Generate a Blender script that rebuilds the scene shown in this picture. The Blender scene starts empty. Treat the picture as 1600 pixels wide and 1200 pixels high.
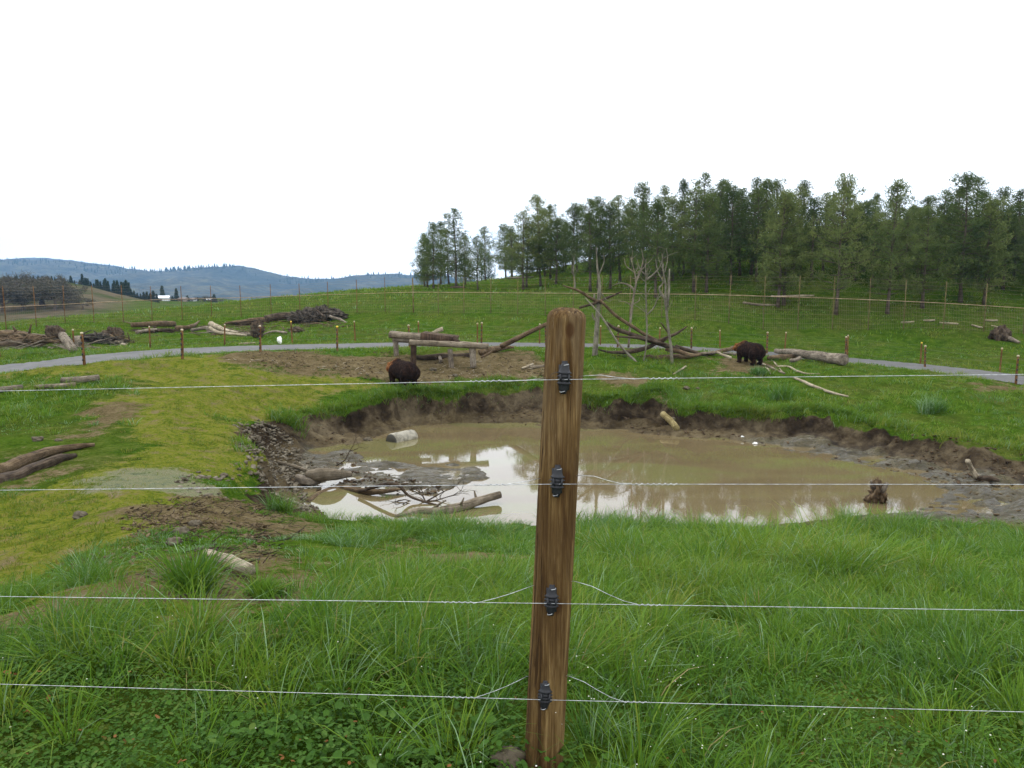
import bpy, math, random
import numpy as np
from mathutils import Vector
R = math.radians
random.seed(7); rng = np.random.default_rng(7)
scene = bpy.context.scene
COL = scene.collection
# ------------------------------------------------------------ camera, sky, sun, exposure
F = 1200.0; PITCH = math.atan(150/1200); CZ = 1.65
cam_d = bpy.data.cameras.new("camera"); cam = bpy.data.objects.new("camera", cam_d); COL.objects.link(cam)
cam.location = (0, 0, CZ); cam.rotation_euler = (R(90)-PITCH, 0, 0)
cam_d.sensor_width = 36; cam_d.lens = F/1600*36; cam_d.clip_start = 0.05; cam_d.clip_end = 20000
scene.camera = cam
w = bpy.data.worlds.new("World"); scene.world = w; w.use_nodes = True
nt = w.node_tree; nt.nodes.clear()
def nn(t, ty, **kw):
    n = t.nodes.new(ty)
    for k, v in kw.items():
        if hasattr(n, k): setattr(n, k, v)
        else: n.inputs[k].default_value = v
    return n
SUN_EL, SUN_AZ = 52, -35       # azimuth from +Y towards +X
sky = nn(nt, 'ShaderNodeTexSky', sky_type='NISHITA', sun_disc=False, sun_elevation=R(SUN_EL), sun_rotation=R(SUN_AZ))
bg1 = nn(nt, 'ShaderNodeBackground'); bg1.inputs[1].default_value = 0.05
nt.links.new(sky.outputs[0], bg1.inputs[0])
tc = nn(nt, 'ShaderNodeTexCoord'); sx = nn(nt, 'ShaderNodeSeparateXYZ'); nt.links.new(tc.outputs['Generated'], sx.inputs[0])
mr = nn(nt, 'ShaderNodeMapRange'); mr.inputs[1].default_value = -0.02; mr.inputs[2].default_value = 1
mr.inputs[3].default_value = 2.45; mr.inputs[4].default_value = 2.55
nt.links.new(sx.outputs[2], mr.inputs[0])
mp = nn(nt, 'ShaderNodeMapping'); mp.inputs[3].default_value = (1.3, 1.3, 6); nt.links.new(tc.outputs['Generated'], mp.inputs[0])
cn = nn(nt, 'ShaderNodeTexNoise', noise_dimensions='3D'); cn.inputs['Scale'].default_value = 1.6; cn.inputs['Detail'].default_value = 5
nt.links.new(mp.outputs[0], cn.inputs[0])
cr = nn(nt, 'ShaderNodeMapRange'); cr.inputs[1].default_value = .3; cr.inputs[2].default_value = .7; cr.inputs[3].default_value = .9; cr.inputs[4].default_value = 1.1
nt.links.new(cn.outputs[0], cr.inputs[0])
mu = nn(nt, 'ShaderNodeMath', operation='MULTIPLY'); nt.links.new(mr.outputs[0], mu.inputs[0]); nt.links.new(cr.outputs[0], mu.inputs[1])
bg2 = nn(nt, 'ShaderNodeBackground'); bg2.inputs[0].default_value = (0.985, 0.985, 1.0, 1); nt.links.new(mu.outputs[0], bg2.inputs[1])
ad = nn(nt, 'ShaderNodeAddShader'); wo = nn(nt, 'ShaderNodeOutputWorld')
nt.links.new(bg1.outputs[0], ad.inputs[0]); nt.links.new(bg2.outputs[0], ad.inputs[1]); nt.links.new(ad.outputs[0], wo.inputs[0])
sd = bpy.data.lights.new("sun", 'SUN'); sd.energy = 1.3; sd.angle = R(18); sd.color = (1, .965, .9)
sun = bpy.data.objects.new("sun", sd); COL.objects.link(sun)
_e, _a = R(SUN_EL), R(SUN_AZ)
sun.rotation_euler = Vector((math.cos(_e)*math.sin(_a), math.cos(_e)*math.cos(_a), math.sin(_e))).to_track_quat('Z', 'Y').to_euler()
scene.view_settings.view_transform = 'Standard'; scene.view_settings.look = 'None'
scene.view_settings.exposure = 0.0; scene.view_settings.gamma = 1
scene.cycles.max_bounces = 5; scene.cycles.diffuse_bounces = 2; scene.cycles.glossy_bounces = 2
scene.cycles.transmission_bounces = 2; scene.cycles.transparent_max_bounces = 6; scene.cycles.volume_bounces = 0
scene.cycles.use_denoising = True

# ------------------------------------------------------------ helpers: noise, photo geometry
def _h(ix, iy, s):
    n = (ix.astype(np.int64)*374761393 + iy.astype(np.int64)*668265263 + s*974634777) & 0xffffffff
    n = ((n ^ (n >> 13))*1274126177) & 0xffffffff
    n = n ^ (n >> 16)
    return (n & 0xffff)/32767.5 - 1
def vn(x, y, s=0):
    x = np.asarray(x, float); y = np.asarray(y, float)
    ix = np.floor(x); iy = np.floor(y); fx = x-ix; fy = y-iy
    fx = fx*fx*(3-2*fx); fy = fy*fy*(3-2*fy)
    a = _h(ix, iy, s); b = _h(ix+1, iy, s); c = _h(ix, iy+1, s); d = _h(ix+1, iy+1, s)
    return (a*(1-fx)+b*fx)*(1-fy) + (c*(1-fx)+d*fx)*fy
def fbm(x, y, f, o=4, s=0):
    r = 0; a = 1; t = 0
    for i in range(o):
        r = r + a*vn(x*f, y*f, s+i*17); t += a; a *= .5; f *= 2.03
    return r/t
_c, _s = math.cos(PITCH), math.sin(PITCH)
def px(u, v, Y):
    a = (u-800)/F; b = (600-v)/F; fw = _c+b*_s; up = -_s+b*_c
    return np.array((Y*a/fw, Y, CZ+Y*up/fw))
def pxz(u, v, z):
    b = (600-v)/F
    return px(u, v, (z-CZ)*(_c+b*_s)/(-_s+b*_c))
ZW = -3.40
CP = [(-3,0,0),(3,0,0),(0,-3,0),(0,2.6,-.13),(-2.2,2.6,-.10),(2.2,2.6,-.17),(0,5,-.47),(-3,5,-.42),(4,5,-.52),
      (0,9,-1.5),(-5,8.5,-1.3),(6,9,-1.55),(0,12.3,-2.28),(-3.2,12.3,-2.2),(4.5,12.3,-2.32),(9,12.3,-2.4),(14,12.3,-2.4),
      (0,16,-2.5),(8,16,-2.6),(16,16,-2.7),(3,22,-2.5),(-60,2,1),(60,2,-1),(150,250,8),(60,300,5),(600,900,-60),(-600,900,-70),
      (-500,2500,-75),(800,2500,-75),(0,5000,-75),(-3000,5000,-75),(3000,5000,-75),(0,1500,-75)]
CPX = [(100,800,11.5),(100,900,8.2),(250,740,14.5),(280,650,21.5),(250,590,27),(50,660,20.5),(50,610,25),(400,580,29),(625,600,30),
 (450,640,25.5),(650,610,29.5),(850,598,31.5),(1000,620,29),(1170,568,36),(1100,608,30.5),(1300,648,26),(1600,700,21.5),(1500,640,26.5),
 (1400,600,31),(668,573,33),(930,556,36),(1050,565,35.5),(1320,577,34),(850,560,36),
 (132,570,28.2),(285,561,30.7),(407,549,35.4),(527,548,37.3),(650,543,39),(752,540,39.4),(965,543,41.5),(1080,546,41.5),(1198,553,41),(1321,563,39),(1445,574,37),(1587,600,32.5),
 (116,551,38),(235,545,40),(351,541,42),(457,537,43),(555,534,45),(746,536,46),(965,540,46),(1125,543,46),(1226,550,45),(1324,556,44),(1438,568,42),(1562,580,38),
 (10,517,47),(102,505,53),(238,502,58),(331,496,62),(469,491,61),(602,489,58),(646,488,57),(765,489,55),(852,491,53),(1000,494,51),(1139,498,49),(1301,504,48),(1412,509,47.5),(1536,517,46.5),(1660,524,46),
 (0,505,62),(130,494,68),(250,483,72),(400,467,76),(520,457,79),(600,450,81),(700,446,77),(720,451,66),(850,450,66),(800,433,86),(900,413,98),
 (922,457,59),(1083,457,56),(1216,480,52.5),(1307,493,51),(1387,492,50.5),(1500,474,51.5),(1567,453,55),(1000,395,92),(1200,365,102),(1400,345,114),(1600,338,120),(1300,430,57.5),(1450,430,57),(1600,425,59),(1140,430,60),(1020,430,64),(1300,400,66),(1600,385,72),
 (0,535,100),(300,520,110),(600,500,130),(0,492,185),(130,490,185),(0,440,260),(100,438,260),(170,455,265),(230,470,270),(300,478,280),(250,471,330),(350,469,350),(400,477,350),(450,492,330),(0,480,420),(300,500,500),
 (-500,620,24),(-500,560,40),(-500,515,62),(-500,530,100),(-500,450,260),(2200,720,22),(2200,640,32),(2200,560,44),(2200,440,66),(2200,300,130)]
_P = [px(u, v, Y) for (u, v, Y) in CPX] + [np.array(c, float) for c in CP]
_P = np.array(_P)
def _wc(x, y):
    yc = np.maximum(y, -3)+6.0
    return np.clip(x/yc, -1.7, 1.7)*2.0, np.log(yc)
_A, _B = _wc(_P[:,0], _P[:,1])
def _phi(d2): return np.sqrt(d2+0.02)
_M = _phi((_A[:,None]-_A)**2+(_B[:,None]-_B)**2); n_ = len(_A)
# interpolate elevation angle-like quantity q = (z-CZ)/(y+6)
_Q = (_P[:,2]-CZ)/(np.maximum(_P[:,1],-3)+6)
_G = np.zeros((n_+3, n_+3)); _G[:n_,:n_] = _M - np.eye(n_)*0.004
_G[:n_,n_] = 1; _G[:n_,n_+1] = _A; _G[:n_,n_+2] = _B; _G[n_:,:n_] = _G[:n_,n_:].T
_W = np.linalg.solve(_G, np.concatenate([_Q, np.zeros(3)]))
def base(x, y):
    x = np.atleast_1d(np.asarray(x, float)); y = np.atleast_1d(np.asarray(y, float))
    sh = x.shape; xf = x.ravel(); yf = y.ravel(); out = np.empty(len(xf))
    for i in range(0, len(xf), 60000):
        a, b = _wc(xf[i:i+60000], yf[i:i+60000])
        ph = _phi((a[:,None]-_A)**2+(b[:,None]-_B)**2)
        q = ph@_W[:n_] + _W[n_] + _W[n_+1]*a + _W[n_+2]*b
        out[i:i+60000] = CZ + q*(np.maximum(yf[i:i+60000],-3)+6)
    return np.maximum(out.reshape(sh), -90)
def seg_d(x, y, P, closed=True):
    P = np.asarray(P); n = len(P); d = np.full(x.shape, 1e9)
    for i in range(n if closed else n-1):
        ax, ay = P[i][:2]; bx, by = P[(i+1)%n][:2]
        vx, vy = bx-ax, by-ay
        t = np.clip(((x-ax)*vx+(y-ay)*vy)/(vx*vx+vy*vy+1e-9), 0, 1)
        d = np.minimum(d, (x-ax-t*vx)**2+(y-ay-t*vy)**2)
    return np.sqrt(d)
def inpoly(x, y, P):
    P = np.asarray(P); n = len(P); c = np.zeros(x.shape, bool)
    for i in range(n):
        ax, ay = P[i][:2]; bx, by = P[(i+1)%n][:2]
        if ay == by: continue
        c ^= ((ay > y) != (by > y)) & (x < (bx-ax)*(y-ay)/(by-ay)+ax)
    return c
def sdist(x, y, P):
    """signed distance, positive inside"""
    d = seg_d(x, y, P); return np.where(inpoly(x, y, P), d, -d)
_YY = np.concatenate([np.arange(1.5, 50, .04), np.arange(50, 420, .4)])
def _march(u, v, f):
    b = (600-v)/F; fw = _c+b*_s; up = -_s+b*_c
    X = _YY*((u-800)/F)/fw; Z = CZ+_YY*up/fw
    below = Z < f(X, _YY)
    i = int(np.argmax(below)) if below.any() else len(_YY)-1
    return np.array((X[i], _YY[i], Z[i]))
def hb(u, v): return _march(u, v, base)
def zone(pts): return np.array([hb(u, v)[:2] for u, v in pts])
# ------------------------------------------------------------ outlines of the place
W_PX = [(500,705),(560,693),(600,678),(650,665),(720,660),(800,662),(870,668),(960,674),(1060,683),(1150,688),(1250,708),(1330,722),(1410,740),(1482,768),
        (1440,786),(1380,800),(1250,815),(1100,830),(900,838),(700,838),(600,832),(520,815),(482,785),(476,768),(478,740),(482,720)]
W = np.array([pxz(u, v, ZW)[:2] for u, v in W_PX])
B = zone([(300,778),(335,765),(383,732),(386,692),(372,668),(405,655),(480,646),(560,630),(650,612),(700,618),(740,606),(790,600),(850,598),(905,618),(950,622),(1000,616),
          (1040,612),(1075,640),(1120,640),(1180,645),(1240,642),(1310,645),(1335,655),(1400,668),(1500,690),(1600,702),(1720,730),(1900,760)])
B = np.concatenate([B, np.array([(17.5,15.0),(15.0,12.9),(9,12.5),(4,12.4),(0,12.4),(-3,12.6),(-4.6,12.9),(-5.6,13.4)])])
MUD = np.array([pxz(u, v, ZW)[:2] for u, v in [(470,700),(560,702),(580,716),(640,722),(700,721),(765,730),(775,748),(720,762),(690,775),(600,780),(560,776),(520,762),(500,768),(470,755)]])
# road centre line: from inner-fence posts outwards
RC = np.array([px(u, v, Y)[:2] for u, v, Y in [(-700,640,24),(-300,600,27),(0,570,30.5),(132,562,32.2),(285,551,36),(407,545.5,39),(527,541.5,41),(650,538,42.8),(760,537.5,43.3),(860,539,43.7),(1000,542.5,44.0),(1100,546,43.8),
    (1200,551,43),(1320,560,41.4),(1450,573.5,38.9),(1600,589,35.3),(1800,612,31.5),(2200,660,27)]])
def smoothline(P, n=8):
    P = np.asarray(P, float); out = []
    Q = np.vstack([2*P[0]-P[1], P, 2*P[-1]-P[-2]])
    for i in range(1, len(Q)-2):
        p0, p1, p2, p3 = Q[i-1], Q[i], Q[i+1], Q[i+2]
        for k in range(n):
            t = k/n
            out.append(.5*((2*p1)+(-p0+p2)*t+(2*p0-5*p1+4*p2-p3)*t*t+(-p0+3*p1-3*p2+p3)*t**3))
    out.append(Q[-2]); return np.array(out)
RCs = smoothline(RC, 6)
_rz = base(RCs[:,0], RCs[:,1]); _k = np.hanning(29); _k /= _k.sum()
_rz = np.convolve(np.pad(_rz, 14, mode='edge'), _k, 'valid')
Z_MOSS = zone([(-200,945),(-200,790),(0,770),(100,745),(160,735),(195,700),(195,650),(215,615),(225,596),(150,590),(-200,592),(-300,600),(200,562),(300,556),(345,556),(350,578),(560,582),(600,602),(470,618),(430,640),(372,665),(385,690),(383,730),(330,760),(330,800),(230,850),(360,905),(260,945),(0,945)])
Z_DIRT = [zone(z) for z in ([(340,557),(420,548),(480,545),(560,556),(700,552),(810,546),(860,565),(860,598),(760,600),(690,608),(610,602),(520,592),(430,582),(390,572)],
    [(195,800),(260,775),(340,765),(450,785),(470,830),(430,880),(350,900),(260,860)], [(90,885),(180,868),(330,862),(420,880),(400,915),(330,945),(120,948)],
    [(560,856),(640,848),(730,862),(700,885),(600,885)], [(155,645),(190,635),(200,655),(150,680),(120,690)], [(0,730),(60,705),(150,690),(155,730),(60,760),(0,765)],
    [(1090,562),(1150,560),(1190,568),(1200,590),(1120,585)], [(920,590),(1120,590),(1060,606),(960,606)], [(1020,614),(1085,614),(1090,625),(1030,632)], [(-40,598),(60,590),(60,600),(-40,612)],
    [(1520,600),(1700,606),(1700,622),(1530,612)])]
Z_GRAV = zone([(120,752),(180,733),(300,731),(345,755),(330,768),(300,770),(220,764),(100,775)])
Z_BROWN = np.array([px(u, v, Y)[:2] for u, v, Y in [(-900,500,150),(120,495,150),(140,493,175),(220,486,240),(330,480,285),(240,470,300),(130,430,300),(130,420,420),(-900,430,420)]])
def sst(x, a, b):
    t = np.clip((x-a)/(b-a), 0, 1); return t*t*(3-2*t)
def ground(x, y, full=False):
    x = np.atleast_1d(np.asarray(x, float)); y = np.atleast_1d(np.asarray(y, float))
    z0 = base(x, y)
    near = (y < 60) & (np.abs(x) < 60)
    dr = np.full(x.shape, 99.); dr[near] = seg_d(x[near], y[near], RCs, False)
    off = sst(dr, 2.1, 3.4)
    amp = np.where(y < 20, .10, .19)
    nr = dr < 4.5
    if nr.any():
        ii = np.argmin((x[nr][:,None]-RCs[None,:,0])**2+(y[nr][:,None]-RCs[None,:,1])**2, 1)
        wr = 1-sst(dr[nr], 2.2, 4.5); z0 = z0.copy(); z0[nr] = z0[nr]*(1-wr)+_rz[ii]*wr
    z = z0 + off*amp*(.7*fbm(x, y, .5, 4, 3)+.6*fbm(x, y, 1.2, 3, 33))*sst(y, 3, 7) + off*.035*fbm(x, y, 2.6, 3, 9)*(y < 80) - .05*(1-off)
    z = z + np.where(y > 150, 2.0*fbm(x, y, .02, 4, 31)*sst(y, 150, 250), 0)
    bank = np.zeros(x.shape); mud = np.zeros(x.shape); tt = np.ones(x.shape)
    m = (y > 11) & (y < 34) & (x > -14) & (x < 32)
    if m.any():
        X = x[m]; Y = y[m]
        jx = .32*fbm(X, Y, .9, 3, 40)+.13*fbm(X, Y, 4, 2, 41); jy = .32*fbm(X, Y, .9, 3, 50)+.13*fbm(X, Y, 4, 2, 51)
        sB = sdist(X+jx, Y+jy, B); sW = sdist(X+.4*jx, Y+.4*jy, W); sM = sdist(X+.5*jx, Y+.5*jy, MUD)
        dW = np.maximum(-sW, 0); dB = np.maximum(sB, 0)
        t = np.where(sB > 0, dW/(dW+dB+1e-6), 1.0); t = np.where(sW > 0, 0, t)
        left = sst(-X, 5.0, 7.5)
        nearb = sst(-Y, -17.5, -15.5)
        edge = .80+.1*fbm(X, Y, 1.1, 2, 60)
        cliff = .34*np.power(np.clip(t/edge, 0, 1), 1.3) + .66*sst(t, edge-.17, edge+.12)
        soft = t**.9
        lw = np.maximum(left*.85, nearb)
        g = cliff*(1-lw)+soft*lw
        rough = sst(t, .0, .15)*(1-sst(t, .92, 1.0))
        zz = ZW+.0+(z[m]-ZW)*g + rough*(.26*fbm(X, Y, 1.3, 4, 70)+.09*fbm(X, Y, 5, 3, 71))*(1-.55*lw)
        under = ZW-.04-.4*sst(sW, 0, 1.8)
        rt_ = sst(X, 7.5, 10.5)*.22; mudr = (1-sst(t-rt_, .15, .5))*(sW <= 0)*np.clip(sst(X+.3*jx, 6.5, 9.5)+.10, 0, 1)
        zz = zz + mudr*(.05*fbm(X*1.0, Y*2.2, 1.9, 5, 80))
        zz = np.where(sW > 0, under, zz)
        isl = sst(sM, -.25, .35)
        zz = zz*(1-isl)+isl*(ZW+.016+.13*fbm(X, Y*1.6, 1.9, 5, 90))
        z[m] = np.where(sB > 0, zz, z[m])
        bank[m] = np.where(sB > 0, np.maximum(1-sst(t, edge-.04, edge+.10), left*.9), 0)
        mud[m] = np.clip(np.maximum(mudr*(sB > 0)*(1-.8*left), isl), 0, 1); tt[m] = t
    if not full: return z
    return z, bank, mud, tt, dr, off
def hg(u, v): return _march(u, v, lambda X, Y: ground(X, Y))
def gz(x, y): return float(ground(np.array([x]), np.array([y]))[0])
def masks(x, y):
    """dirt, moss, gravel, brown, all 0..1, soft edged"""
    dirt = np.zeros(x.shape); moss = np.zeros(x.shape); grav = np.zeros(x.shape); brown = np.zeros(x.shape)
    m = (y > 4) & (y < 60) & (np.abs(x) < 45)
    X = x[m]; Y = y[m]; j = 1.5*fbm(X, Y, .45, 3, 100)+.7*fbm(X, Y, 2.2, 3, 101)
    for Z in Z_DIRT: dirt[m] = np.maximum(dirt[m], sst(sdist(X, Y, Z)+j, -.9, 1.0))
    moss[m] = sst(sdist(X, Y, Z_MOSS)+j, -1.1, 1.0)
    grav[m] = sst(sdist(X, Y, Z_GRAV)+.8*j, -.7, .8)
    m = (y > 120) & (y < 450) & (x < 40)
    brown[m] = sst(sdist(x[m], y[m], Z_BROWN)+8*fbm(x[m], y[m], .03, 3, 110), -6, 6)
    return dirt, moss, grav, brown

# ------------------------------------------------------------ helpers: objects, materials
def tag(o, label=None, cat=None, group=None, kind=None):
    if label: o['label'] = label
    if cat: o['category'] = cat
    if group: o['group'] = group
    if kind: o['kind'] = kind
    return o
def wloc(o):
    v = Vector((0,0,0))
    while o is not None: v = v+o.location; o = o.parent
    return v
def mesh_obj(name, V, Fc, mat=None, parent=None, origin=None, uv=None, attrs=None, smooth=True, mi=None):
    """V (n,3) in world space; Fc: (m,k) array or list of arrays/lists of faces"""
    V = np.asarray(V, float)
    if origin is None:
        origin = np.array([V[:,0].mean(), V[:,1].mean(), V[:,2].min()]) if parent is None else np.array(wloc(parent))
    origin = np.asarray(origin, float)
    me = bpy.data.meshes.new(name)
    Fl = Fc if isinstance(Fc, list) else [Fc]
    if len(Fl) and not isinstance(Fl[0], np.ndarray): Fl = [np.array([f]) for f in Fl]
    me.vertices.add(len(V)); me.vertices.foreach_set('co', (V-origin).astype(np.float32).ravel())
    loops = np.concatenate([f.ravel() for f in Fl]).astype(np.int32)
    sizes = np.concatenate([np.full(len(f), f.shape[1]) for f in Fl]).astype(np.int32)
    starts = np.concatenate([[0], np.cumsum(sizes)[:-1]]).astype(np.int32)
    me.loops.add(len(loops)); me.loops.foreach_set('vertex_index', loops)
    me.polygons.add(len(sizes)); me.polygons.foreach_set('loop_start', starts)
    me.update(calc_edges=True)
    if smooth: me.polygons.foreach_set('use_smooth', np.ones(len(sizes), bool))
    if uv is not None:
        l = me.uv_layers.new(name='UVMap'); l.data.foreach_set('uv', np.asarray(uv, np.float32)[loops].ravel())
    for k, a in (attrs or {}).items():
        at = me.attributes.new(k, 'FLOAT', 'POINT'); at.data.foreach_set('value', np.asarray(a, np.float32))
    mats = mat if isinstance(mat, (list, tuple)) else [mat]
    for m_ in mats:
        if m_: me.materials.append(m_)
    if mi is not None: me.polygons.foreach_set('material_index', np.asarray(mi, np.int32))
    me.validate()
    o = bpy.data.objects.new(name, me); COL.objects.link(o)
    if parent is not None:
        o.parent = parent; o.location = Vector(origin)-wloc(parent)
    else: o.location = Vector(origin)
    return o
def empty(name, loc, label=None, cat=None, group=None):
    o = bpy.data.objects.new(name, None); COL.objects.link(o); o.location = Vector(loc); o.empty_display_size = .2
    bpy.context.view_layer.update()
    return tag(o, label, cat, group)
class MB:
    """collects pieces into one mesh"""
    def __init__(s): s.V = []; s.F = {}; s.U = []; s.n = 0
    def add(s, V, Fc, U=None):
        V = np.asarray(V, float)
        for f in (Fc if isinstance(Fc, list) else [Fc]):
            f = np.asarray(f); s.F.setdefault(f.shape[1], []).append(f+s.n)
        s.V.append(V); s.U.append(np.zeros((len(V),2)) if U is None else np.asarray(U, float)); s.n += len(V)
    def box(s, c, d, rz=0, ax=None):
        c = np.asarray(c, float); d = np.asarray(d, float)/2
        V = np.array([(i,j,k) for i in (-1,1) for j in (-1,1) for k in (-1,1)])*d
        if ax is not None: V = V@np.asarray(ax)
        else:
            cc, ss = math.cos(rz), math.sin(rz); V = V@np.array([[cc,ss,0],[-ss,cc,0],[0,0,1]])
        s.add(V+c, np.array([(0,1,3,2),(4,6,7,5),(0,4,5,1),(2,3,7,6),(0,2,6,4),(1,5,7,3)]), U=V[:,:2])
    def tube(s, P, r, n=8, caps=True, rough=0, seed=0, flat=1.0, u0=0.0):
        P = np.asarray(P, float); k = len(P); r = np.broadcast_to(np.asarray(r, float), (k,))
        T = np.gradient(P, axis=0); T /= np.linalg.norm(T, axis=1)[:,None]+1e-9
        ref = np.array((0,0,1.)) if abs(T[0][2]) < .9 else np.array((1.,0,0))
        N = np.cross(T[0], ref); N /= np.linalg.norm(N); Ns = []
        for t in T:
            N = N-t*N.dot(t); N /= np.linalg.norm(N)+1e-9; Ns.append(N)
        Ns = np.array(Ns); Bn = np.cross(T, Ns)
        a = np.arange(n)/n*2*math.pi
        L = np.concatenate([[0], np.cumsum(np.linalg.norm(np.diff(P, axis=0), axis=1))])
        rr = r[:,None]*np.ones(n)
        if rough:
            rr = rr*(1+rough*(fbm(np.cos(a)[None]*1.7+L[:,None]*.9/max(r.max(),.01)*.15+seed*3.1, np.sin(a)[None]*1.7+seed*7.7+L[:,None]*.2, 1.3, 3, seed)))
        V = P[:,None]+Ns[:,None]*(np.cos(a)*rr)[...,None]*1.0+Bn[:,None]*(np.sin(a)*rr*flat)[...,None]
        V = V.reshape(-1,3)
        U = np.stack([np.tile(a/(2*math.pi), k)+u0, np.repeat(L, n)], 1)
        i, j = np.meshgrid(np.arange(k-1), np.arange(n), indexing='ij'); j2 = (j+1)%n
        Q = np.stack([i*n+j, i*n+j2, (i+1)*n+j2, (i+1)*n+j], -1).reshape(-1,4)
        Fs = [Q]
        if caps:
            V = np.vstack([V, P[0]-T[0]*r[0]*.05, P[-1]+T[-1]*r[-1]*.05]); U = np.vstack([U, (0,-.5), (0,L[-1]+.5)])
            j = np.arange(n); j2 = (j+1)%n
            Fs += [np.stack([np.full(n, k*n), j2, j], -1), np.stack([np.full(n, k*n+1), (k-1)*n+j, (k-1)*n+j2], -1)]
        s.add(V, Fs, U)
    def build(s, name, mat, parent=None, origin=None, smooth=True, **kw):
        return mesh_obj(name, np.vstack(s.V), [np.vstack(f) for f in s.F.values()], mat, parent, origin, uv=np.vstack(s.U), smooth=smooth, **kw)
MAT = {}
def material(name, rough=.8, spec=.3):
    m = bpy.data.materials.new(name); m.use_nodes = True; t = m.node_tree
    b = t.nodes['Principled BSDF']; b.inputs['Roughness'].default_value = rough; b.inputs['Specular IOR Level'].default_value = spec
    MAT[name] = m; return m, t, b
def ramp(t, src, stops):
    r = t.nodes.new('ShaderNodeValToRGB'); e = r.color_ramp.elements
    while len(e) < len(stops): e.new(.5)
    for i, (p, c) in enumerate(stops): e[i].position = p; e[i].color = (*c, 1)
    t.links.new(src, r.inputs[0]); return r.outputs[0]
def noise(t, scale, detail=5, co=None, rough=.6, dist=0):
    n = t.nodes.new('ShaderNodeTexNoise'); n.inputs['Scale'].default_value = scale; n.inputs['Detail'].default_value = detail
    n.inputs['Roughness'].default_value = rough; n.inputs['Distortion'].default_value = dist
    if co is not None: t.links.new(co, n.inputs[0])
    return n.outputs[0]
def mix(t, f, a, b):
    m = t.nodes.new('ShaderNodeMix'); m.data_type = 'RGBA'
    for s_, v in ((m.inputs[0], f), (m.inputs[6], a), (m.inputs[7], b)):
        if isinstance(v, (int, float)): s_.default_value = v
        elif isinstance(v, tuple): s_.default_value = (*v, 1)
        else: t.links.new(v, s_)
    return m.outputs[2]
def mth(t, op, a, b=None, clamp=False):
    m = t.nodes.new('ShaderNodeMath'); m.operation = op; m.use_clamp = clamp
    for i, v in enumerate((a, b)):
        if v is None: continue
        if isinstance(v, (int, float)): m.inputs[i].default_value = v
        else: t.links.new(v, m.inputs[i])
    return m.outputs[0]
def attr(t, name):
    a = t.nodes.new('ShaderNodeAttribute'); a.attribute_name = name; return a.outputs['Fac']
def coords(t, scale=(1,1,1), kind='Object'):
    c = t.nodes.new('ShaderNodeTexCoord'); m = t.nodes.new('ShaderNodeMapping'); m.inputs[3].default_value = scale
    t.links.new(c.outputs[kind], m.inputs[0]); return m.outputs[0]
def bump(t, b, h, strength=.5, dist=.02):
    n = t.nodes.new('ShaderNodeBump'); n.inputs['Strength'].default_value = strength; n.inputs['Distance'].default_value = dist
    t.links.new(h, n.inputs['Height']); t.links.new(n.outputs[0], b.inputs['Normal'])
def edge(t, a, n, lo=.35, hi=.65, k=.5):
    """soft mask a broken up by noise n"""
    v = mth(t, 'ADD', a, mth(t, 'MULTIPLY', mth(t, 'SUBTRACT', n, .5), k))
    r = t.nodes.new('ShaderNodeMapRange'); r.inputs[1].default_value = lo; r.inputs[2].default_value = hi; r.interpolation_type = 'SMOOTHSTEP'
    t.links.new(v, r.inputs[0]); return r.outputs[0]

# ------------------------------------------------------------ the ground
m, t, b = material('ground_soil', 1.0, .04)
co = coords(t)
n1 = noise(t, .35, 6, co, .65); n2 = noise(t, 2.2, 6, co, .7); n3 = noise(t, 14, 5, co, .7); n4 = noise(t, 60, 3, co, .7)
nL = noise(t, .08, 7, co, .75)
mixn = mth(t, 'ADD', mth(t, 'MULTIPLY', n2, .45), mth(t, 'ADD', mth(t, 'MULTIPLY', n3, .4), mth(t, 'MULTIPLY', n4, .15)))
grass_c = ramp(t, mixn, [(.34,(.010,.022,.003)),(.45,(.023,.051,.004)),(.53,(.041,.078,.007)),(.63,(.080,.105,.015))])
grass_d = ramp(t, mixn, [(.36,(.020,.028,.005)),(.5,(.047,.066,.010)),(.62,(.095,.102,.028))])
grass = mix(t, ramp(t, n1, [(.42,(0,0,0)),(.62,(1,1,1))]), grass_c, grass_d)
moss_c = ramp(t, mixn, [(.34,(.022,.040,.006)),(.43,(.046,.070,.008)),(.50,(.108,.122,.014)),(.57,(.135,.120,.032)),(.68,(.13,.10,.06))])
dirt_c = ramp(t, mixn, [(.34,(.026,.018,.009)),(.43,(.060,.043,.022)),(.52,(.100,.078,.040)),(.64,(.165,.135,.08))])
bank_c = ramp(t, mth(t, 'ADD', mth(t, 'MULTIPLY', n1, .55), mth(t, 'MULTIPLY', n2, .45)), [(.36,(.008,.006,.004)),(.45,(.023,.017,.011)),(.52,(.056,.043,.026)),(.62,(.122,.098,.060))])
mud_c = ramp(t, mth(t, 'ADD', mth(t, 'MULTIPLY', n2, .5), mth(t, 'MULTIPLY', n3, .5)), [(.36,(.026,.020,.010)),(.46,(.064,.052,.026)),(.53,(.108,.090,.048)),(.63,(.155,.132,.076))])
grav_c = ramp(t, n4, [(.35,(.06,.062,.06)),(.5,(.14,.14,.13)),(.65,(.26,.26,.25))])
brown_c = ramp(t, nL, [(.38,(.035,.045,.014)),(.5,(.070,.062,.035)),(.62,(.10,.078,.052))])
far = attr(t, 'far')
c = mix(t, edge(t, attr(t,'moss'), mixn, .3, .7, 3.0), grass, moss_c)
c = mix(t, mth(t, 'MULTIPLY', attr(t,'moss'), ramp(t, noise(t, 1.1, 8, co, .8), [(.53,(0,0,0)),(.62,(.8,.8,.8))])), c, dirt_c)
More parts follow.
